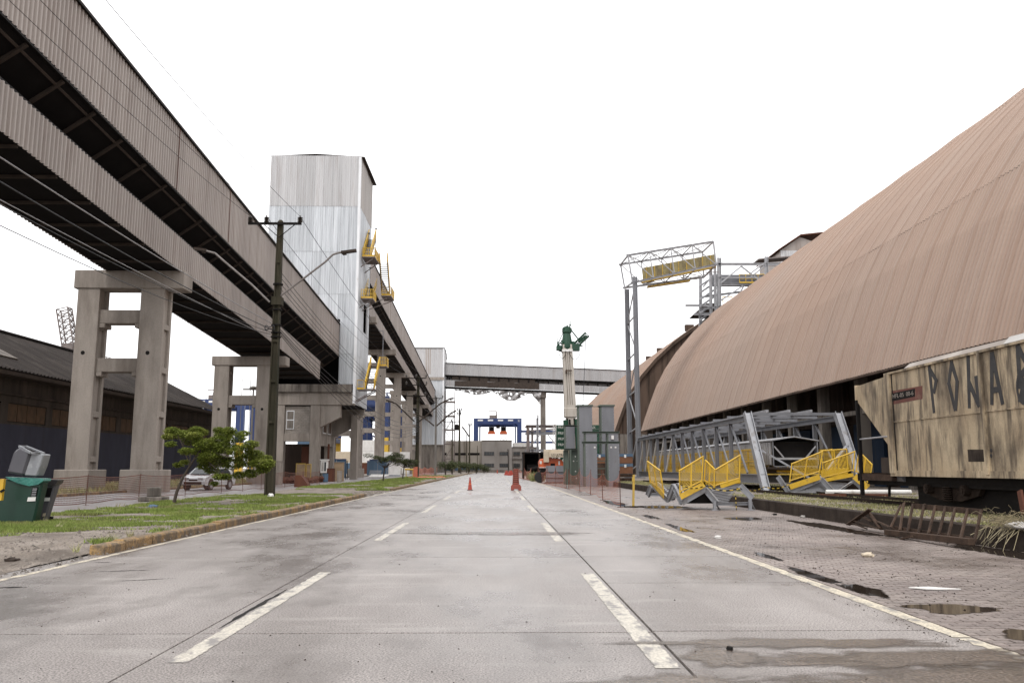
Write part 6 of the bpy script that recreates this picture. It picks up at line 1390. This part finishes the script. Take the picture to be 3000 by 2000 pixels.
for (px,py,r) in ((505,1262,.30),(492,1278,.22),(535,1272,.34),(575,1258,.26),(560,1290,.34),(600,1300,.42),(545,1320,.26),(615,1335,.42),(655,1272,.34),(690,1280,.38),(660,1310,.45),(705,1320,.48),(735,1300,.28),(640,1350,.42),(680,1355,.45),(720,1350,.42),(750,1330,.30),(760,1355,.34),(780,1340,.22),(785,1362,.22),(770,1375,.24),(735,1385,.30),(700,1390,.26),(620,1375,.28),(640,1395,.22),(628,1415,.16),(500,1300,.2),(570,1275,.3),(590,1265,.25),(600,1345,.3),(660,1395,.22),(595,1365,.22),(640,1258,.2),(630,1310,.35),(580,1320,.3),(640,1290,.35),(790,1352,.2),(522,1360,.18),(540,1352,.16),(672,1260,.26),(715,1268,.2)):
    cl.append((P(px,py,TY+random.uniform(-.8,.8)), r))
cf = part(t, 'crown', leafcloud(cl, 6200, .08), M['leaf'])
for (px, py, Y, top, wd, lab) in ((1122,1411,90,1322,.95,'left of two small dull-leaved trees on the verge below the far frames'),(1179,1404,105,1340,.8,'right of two small dull-leaved trees on the verge below the far frames')):
    b = P(px,py,Y); t = thing('tree', lab, 'tree', (b.x,Y,0), 'small trees on the verge')
    m_ = P(px+5,1365,Y); part(t, 'trunk', MB().tube((b.x,Y,0),m_,.09,.06,7), M['bark'])
    mb = MB(); cl = []
    for k in range(11):
        q_ = Vector((m_.x+random.uniform(-2.1,2.1)*wd, Y+random.uniform(-1.5,1.5), P(px,top,Y).z-random.uniform(.2,1.1))); mb.tube(m_-Vector((0,0,.2)),q_,.035,.012,5); cl.append((q_,.5))
        cl.append(((q_+m_)/2+Vector((0,0,.4)),.35))
    part(t, 'branches', mb, M['bark']); part(t, 'crown', leafcloud(cl, 480, .17, .5), M['leaf_dull'])
tree_l = ['nearest','second','third','fourth','fifth','farthest']
for k, (px, Y, top) in enumerate(((1305,170,1350),(1325,182,1346),(1350,195,1350),(1372,210,1352),(1395,225,1356),(1418,245,1360))):
    b = P(px,1388,Y); t = thing('tree', f'{tree_l[k]} low bushy tree in the dark green row beside the far poles', 'tree', (b.x,Y,0), 'row of bushy trees on the far verge')
    zt = P(px,top,Y).z; part(t, 'trunk', MB().tube((b.x,Y,0),(b.x,Y,zt-.8),.14,.09,6), M['bark'])
    part(t, 'crown', leafcloud([(Vector((b.x+random.uniform(-1.6,1.6),Y+random.uniform(-2,2),zt-random.uniform(.5,1.5))),.9) for _ in range(9)], 150, .32, .7), M['leaf_dull'])
# ================================================================== BINS
g = thing('litter_bin', 'green litter bin with a teal bag and white label leaning at the left edge', 'litter bin', (-11.75,21,.1))
def frust(g, nm, x0, x1, xb0, xb1, y0, y1, z0, z1, mat, sh=0, bev=.03):
    vs = [(xb0,y0+.06,z0),(xb1,y0+.06,z0),(xb1,y1-.06,z0),(xb0,y1-.06,z0),(x0+sh,y0,z1),(x1+sh,y0,z1),(x1+sh,y1,z1),(x0+sh,y1,z1)]
    return part(g, nm, MB().add(vs, [(0,3,2,1),(4,5,6,7),(0,1,5,4),(1,2,6,5),(2,3,7,6),(3,0,4,7)]), M[mat], bev=bev)
def bn(px, py, Y=21): return P(px,py,Y)
a = bn(2,1402); b = bn(126,1410); c = bn(98,1531); d = bn(-12,1532)
def quadbox(g, nm, pts, dep, mat, bev=.02): return part(g, nm, MB().prism(pts, (0,dep,0)), M[mat], bev=bev)
quadbox(g, 'body', [d,c,b,a], .3, 'bin_green', .04)
bag = [bn(14,1396,20.95),bn(126,1401,20.95),bn(127,1408,20.95),bn(110,1419,20.95),bn(85,1423,20.95),bn(55,1416,20.95),bn(30,1405,20.95)]
quadbox(g, 'bag', bag, .36, 'bag_teal', 0)
lb = [bn(82,1456,20.97),bn(105,1455,20.97),bn(103,1467,20.97),bn(79,1468,20.97)]; quadbox(g, 'white_label', lb, .01, 'white', 0)
quadbox(g, 'printed_text', [bn(95,1427,20.97),bn(111,1426,20.97),bn(106,1453,20.97),bn(89,1453,20.97)], .008, 'black', 0)
tb_ = MB()
for k in range(5): p_ = bn(96-k*1.0,1431+k*5,20.96); tb_.box(p_.x,p_.x+.1,20.955,20.962,p_.z-.008,p_.z+.008)
part(g, 'text_lines', tb_, M['galv'])
part(g, 'stand', MB().bar(bn(80,1530,21.3),bn(80,1546,21.3),.07).bar(bn(64,1533,21.3),bn(52,1546,21.3),.03).bar(bn(90,1530,21.3),bn(104,1545,21.3),.03), M['black'])
part(g, 'base_plate', MB().box(bn(42,1,21).x,bn(150,1,21).x,21.1,21.5,.1,.13), M['black'])
g = thing('litter_bin', 'dark grey litter bin with a black bag just behind the green one', 'litter bin', (-11.1,21.9,.1))
quadbox(g, 'body', [bn(95,1526,21.7),bn(130,1526,21.7),bn(165,1412,21.7),bn(112,1412,21.7)], .25, 'bin_grey', .04)
quadbox(g, 'bag', [bn(115,1402,21.65),bn(170,1405,21.65),bn(166,1415,21.65),bn(152,1424,21.65),bn(142,1422,21.65),bn(136,1409,21.65)], .3, 'bag_black', 0)
quadbox(g, 'white_label', [bn(129,1457,21.67),bn(146,1457,21.67),bn(144,1467,21.67),bn(126,1467,21.67)], .01, 'white', 0)
quadbox(g, 'printed_text', [bn(139,1428,21.67),bn(153,1428,21.67),bn(146,1455,21.67),bn(130,1455,21.67)], .008, 'black', 0)
quadbox(g, 'small_label', [bn(126,1503,21.67),bn(134,1502,21.67),bn(132,1511,21.67),bn(124,1512,21.67)], .01, 'cream', 0)
part(g, 'stand', MB().box(-11.25,-11.1,21.9,22.0,.1,.25), M['black'])
g = thing('bin_hood', 'dented grey bin hood tilted open above the green litter bin', 'bin lid', (-12,21.3,1.2))
quadbox(g, 'side', [bn(18,1384,20.95),bn(38,1322,20.95),bn(58,1308,20.95),bn(90,1324,20.95),bn(68,1393,20.95)], .5, 'bin_grey', .05)
quadbox(g, 'front', [bn(70,1392,21.0),bn(92,1326,21.0),bn(128,1330,21.0),bn(118,1365,21.0),bn(106,1394,21.0)], .35, 'lid_grey', .02)
q4 = [bn(57,1307,21.1),bn(75,1307,21.4),bn(129,1328,21.1),bn(90,1326,20.9)]
part(g, 'rim', MB().bar(q4[0],q4[1],.05).bar(q4[1],q4[2],.05).bar(q4[2],q4[3],.05).bar(q4[3],q4[0],.05), M['lid_grey'])
part(g, 'opening', MB().prism([bn(62,1310,21.05),bn(78,1311,21.05),bn(120,1327,21.0),bn(88,1325,20.88)], (0,.01,.0)), M['black'])
part(g, 'latch', MB().box(bn(83,1,20.9).x,bn(88,1,20.9).x,20.88,20.93,bn(1,1354).z,bn(1,1330).z), M['black'])
solo('concrete_pad', MB().box(-13.2,-11.1,20.2,22.1,.02,.115), M['concrete_dark'], 'muddy concrete pad under the litter bins', 'slab', bev=.02)
g = thing('yellow_rail', 'short yellow rail sticking out at the far left beside the green bin', 'rail', (-12.6,20.5,0))
part(g, 'rail', MB().bar(bn(1,1465,20.6),bn(9,1402,20.6),.09), M['yellow']); part(g, 'bracket', MB().bar(bn(2,1440,20.55),bn(12,1434,20.55),.05), M['black']); part(g, 'foot', MB().bar(bn(-5,1548,20.6),bn(12,1560,20.6),.05,.03).bar(bn(5,1563,20.5),bn(48,1563,20.5),.06,.03), M['straw'])
solo('concrete_block', MB().prism([(-16.9+dx,34.5,0) for dx in (0,0)]+[], (0,0,0)) if False else MB().box(-15.45,-14.45,37.6,38.6,.01,.22).box(-15.2,-14.7,37.9,38.3,.2,.62), M['concrete_dark'], 'dark concrete footing block in front of the mesh fence left of the near tree', 'block', bev=.04)
solo('concrete_block', MB().prism([(-15.4,66,0),(-14.3,66,0),(-14.4,66,.25),(-14.9,66,.9),(-15.3,66,.9)], (0,1,0)), M['rust_brown'], 'reddish concrete lump beside the side street right of the near pole', 'block')
# ================================================================== CAR
cx, cy = P(612,1400,58).x, 58
car = thing('parked_car', 'white hatchback car parked behind the mesh fence and the near tree', 'car', (cx,cy,.02), rz=R(80))
prof = [(-2.0,.35),(-2.05,.55),(-1.95,.78),(-1.15,.98),(-.45,1.42),(.2,1.5),(1.1,1.45),(1.75,1.1),(1.98,1.0),(2.02,.5),(1.95,.35)]
def carloft(sc_):
    vs = []; W_ = .86
    for y, k in ((-W_,.0),(-W_+.04,0),(W_-.04,0),(W_,0)):
        for x, z in prof:
            ins_ = .16*max(0,(z-.95)/.5) ; yy = y*(1-ins_*1.0); vs.append((x,yy,z))
    n = len(prof); fs = [(r*n+i,(r+1)*n+i,(r+1)*n+(i+1) % n,r*n+(i+1) % n) for r in range(3) for i in range(n)]+[tuple(range(n))[::-1],tuple(range(3*n,4*n))]
    return MB().add(vs, fs)
part(car, 'body', carloft(1), M['car_paint'], world=False, bev=.04)
part(car, 'windscreen', MB().prism([(-1.14,-.68,1.02),(-.5,-.62,1.42),(-.5,.62,1.42),(-1.14,.68,1.02)], (-.03,0,.03)), M['glass'], world=False)
for s_ in (-1,1):
    part(car, 'side_window', MB().prism([(-.85,s_*.80,1.02),(-.4,s_*.765,1.36),(1.0,s_*.765,1.38),(1.4,s_*.81,1.04)], (0,s_*.03,0)), M['glass'], world=False)
    for x in (-1.28,1.25):
        w = part(car, 'wheel', MB().tube((x,s_*.70,.31),(x,s_*.89,.31),.32,n=18), M['tyre'], world=False)
        part(w, 'hubcap', MB().tube((x,s_*.885,.31),(x,s_*.905,.31),.2,n=12), M['galv'], world=False)
        part(car, 'wheel_arch', MB().tube((x,s_*.80,.36),(x,s_*.872,.36),.38,n=18), M['black'], world=False)
    part(car, 'headlight', MB().box(-2.02,-1.86,s_*.5-.16,s_*.5+.16,.66,.8), M['galv'], world=False)
part(car, 'grille', MB().box(-2.07,-2.0,-.6,.6,.38,.55).box(-2.03,-1.97,-.3,.3,.6,.72), M['black'], world=False)
# ================================================================== SMALL THINGS ROUND THE TOWER BASE
def at(px, Y): return P(px,1370,Y).x
g = thing('white_kiosk', 'narrow white cabinet with glass door beside the tower corner column', 'cabinet', (at(948,97),97,0))
x0, x1 = at(939,97), at(957,97); part(g, 'body', MB().box(x0,x1,97,98,.9,2.3), M['white'], bev=.02); part(g, 'roof', MB().box(x0-.08,x1+.08,96.9,98.1,2.3,2.4), M['white']); part(g, 'door_glass', MB().box(x0+.42,x1-.08,96.97,96.99,1.1,2.1), M['glass']); part(g, 'side_panel_line', MB().box(x0+.1,x0+.34,96.97,96.99,1.1,2.1), M['tarp']); part(g, 'stand', MB().box(x0+.05,x1-.05,97.05,97.9,0,.9), M['concrete_dark'])
x0, x1 = at(946,88), at(962,88); g = thing('barrel', 'blue-grey plastic barrel standing before the white cabinet', 'barrel', (at(954,88),88,0)); part(g, 'body', MB().lathe([(.24,0),(.29,.1),(.29,.85),(.27,.9)], (at(954,88),88,.02), 16), M['sky_blue']); part(g, 'rim', MB().lathe([(.3,.86),(.31,.9),(.28,.93)], (at(954,88),88,.02), 16), M['black'])
for i, (a_, b_, Y, h, m_, l) in enumerate(((958,978,92,1.35,'rust_brown','reddish brown box leaning beside the blue-grey barrel'),(979,1005,94,2.0,'ply','tall plywood crate beside the tower base'),(988,999,89,1.1,'concrete','small pale concrete post right of the plywood crate'),(867,895,86,1.9,'ply','ochre wooden site gate below the tower opening'),(897,912,86,1.85,'ply','smaller ochre panel right of the wooden site gate'),(802,823,73.5,2.0,'concrete','pale concrete post right of the near utility pole'))):
    g = thing('site_box' if i < 2 else 'site_gate' if i in (3,4) else 'concrete_post', l, 'box' if i < 2 else 'panel' if i in (3,4) else 'post', (at((a_+b_)/2,Y),Y,0))
    X0_, X1_ = at(a_,Y), at(b_,Y)
    if i in (3,4):
        part(g, 'frame', MB().box(X0_,X1_,Y-.03,Y+.05,h-.08,h).box(X0_,X1_,Y-.03,Y+.05,.1,.18).box(X0_,X0_+.06,Y-.03,Y+.05,.18,h-.08).box(X1_-.06,X1_,Y-.03,Y+.05,.18,h-.08), M['yellow_old']); part(g, 'board', MB().box(X0_+.06,X1_-.06,Y,Y+.02,.18,h-.08), M[m_])
    else:
        part(g, 'body', MB().box(X0_,X1_,Y,Y+.8,0,h), M[m_], bev=.02); part(g, 'cap', MB().box(X0_-.03,X1_+.03,Y-.03,Y+.83,h,h+.06), M[m_])
g = thing('rubble', 'low heap of reddish rubble behind the fence under the tower', 'rubble', (-21,84,0)); mb = MB()
for _ in range(160): mb.ico((random.uniform(-22.5,-17.5),random.uniform(80,88),random.uniform(.05,.45)), random.uniform(.1,.35), 1,1,.7,.3)
tag(part(g, 'stones', mb, M['rust_brown']), kind='stuff')
solo('red_brown_post', MB().box(at(958,104),at(963,104),104,104.3,0,4.3), M['rust_brown'], 'rust red post in the tower side recess behind the white cabinet', 'post')
g = thing('pipe_stack', 'white pipes and grey scrap lying beyond the first far frame', 'pipes', (at(1110,122),122,0))
for k in range(3): part(g, 'pipe', MB().tube((at(1080,121)+.1*k,121+.5*k,.2+.12*k),(at(1128,121)+.2*k,121.5+.5*k,.2+.12*k),.12), M['white'])
for k in range(5): part(g, 'scrap', MB().bar((at(1080,124),124+.3*k,.4+.16*k),(at(1115,124),124+.3*k,.4+.16*k),.1), M['galv'])
solo('yellow_pipe', MB().tube((at(1186,128),128,1.25),(at(1216,128),128,1.2),.13).bar((at(1190,128),128,0),(at(1190,128),128,1.2),.1).bar((at(1210,128),128,0),(at(1210,128),128,1.2),.1), M['yellow'], 'yellow horizontal pipe barrier left of the dark three-armed pole', 'barrier')
solo('white_hoarding', MB().box(at(1138,140),at(1174,140),140,140.1,.3,2.4), M['white'], 'white site hoarding between the second and third far frames', 'hoarding')
g = thing('rebar_stakes', 'three thin upright steel bars between the plywood crate and first far frame', 'bars', (at(1028,112),112,0))
for px in (1014,1018,1038): part(g, 'bar', MB().tube((at(px,112),112,0),(at(px,112),112,2.4),.05), M['rust_black'])
g = thing('weed_clump', 'dry weeds growing among the equipment left of the shuttering panels', 'weeds', (4.3,100,0))
tag(part(g, 'stalks', blades((3.9,5.2,94,112), 900, lambda x,y: 1, .3,.9, lambda x,y: 0, .02), M['dry_grass']), kind='stuff')
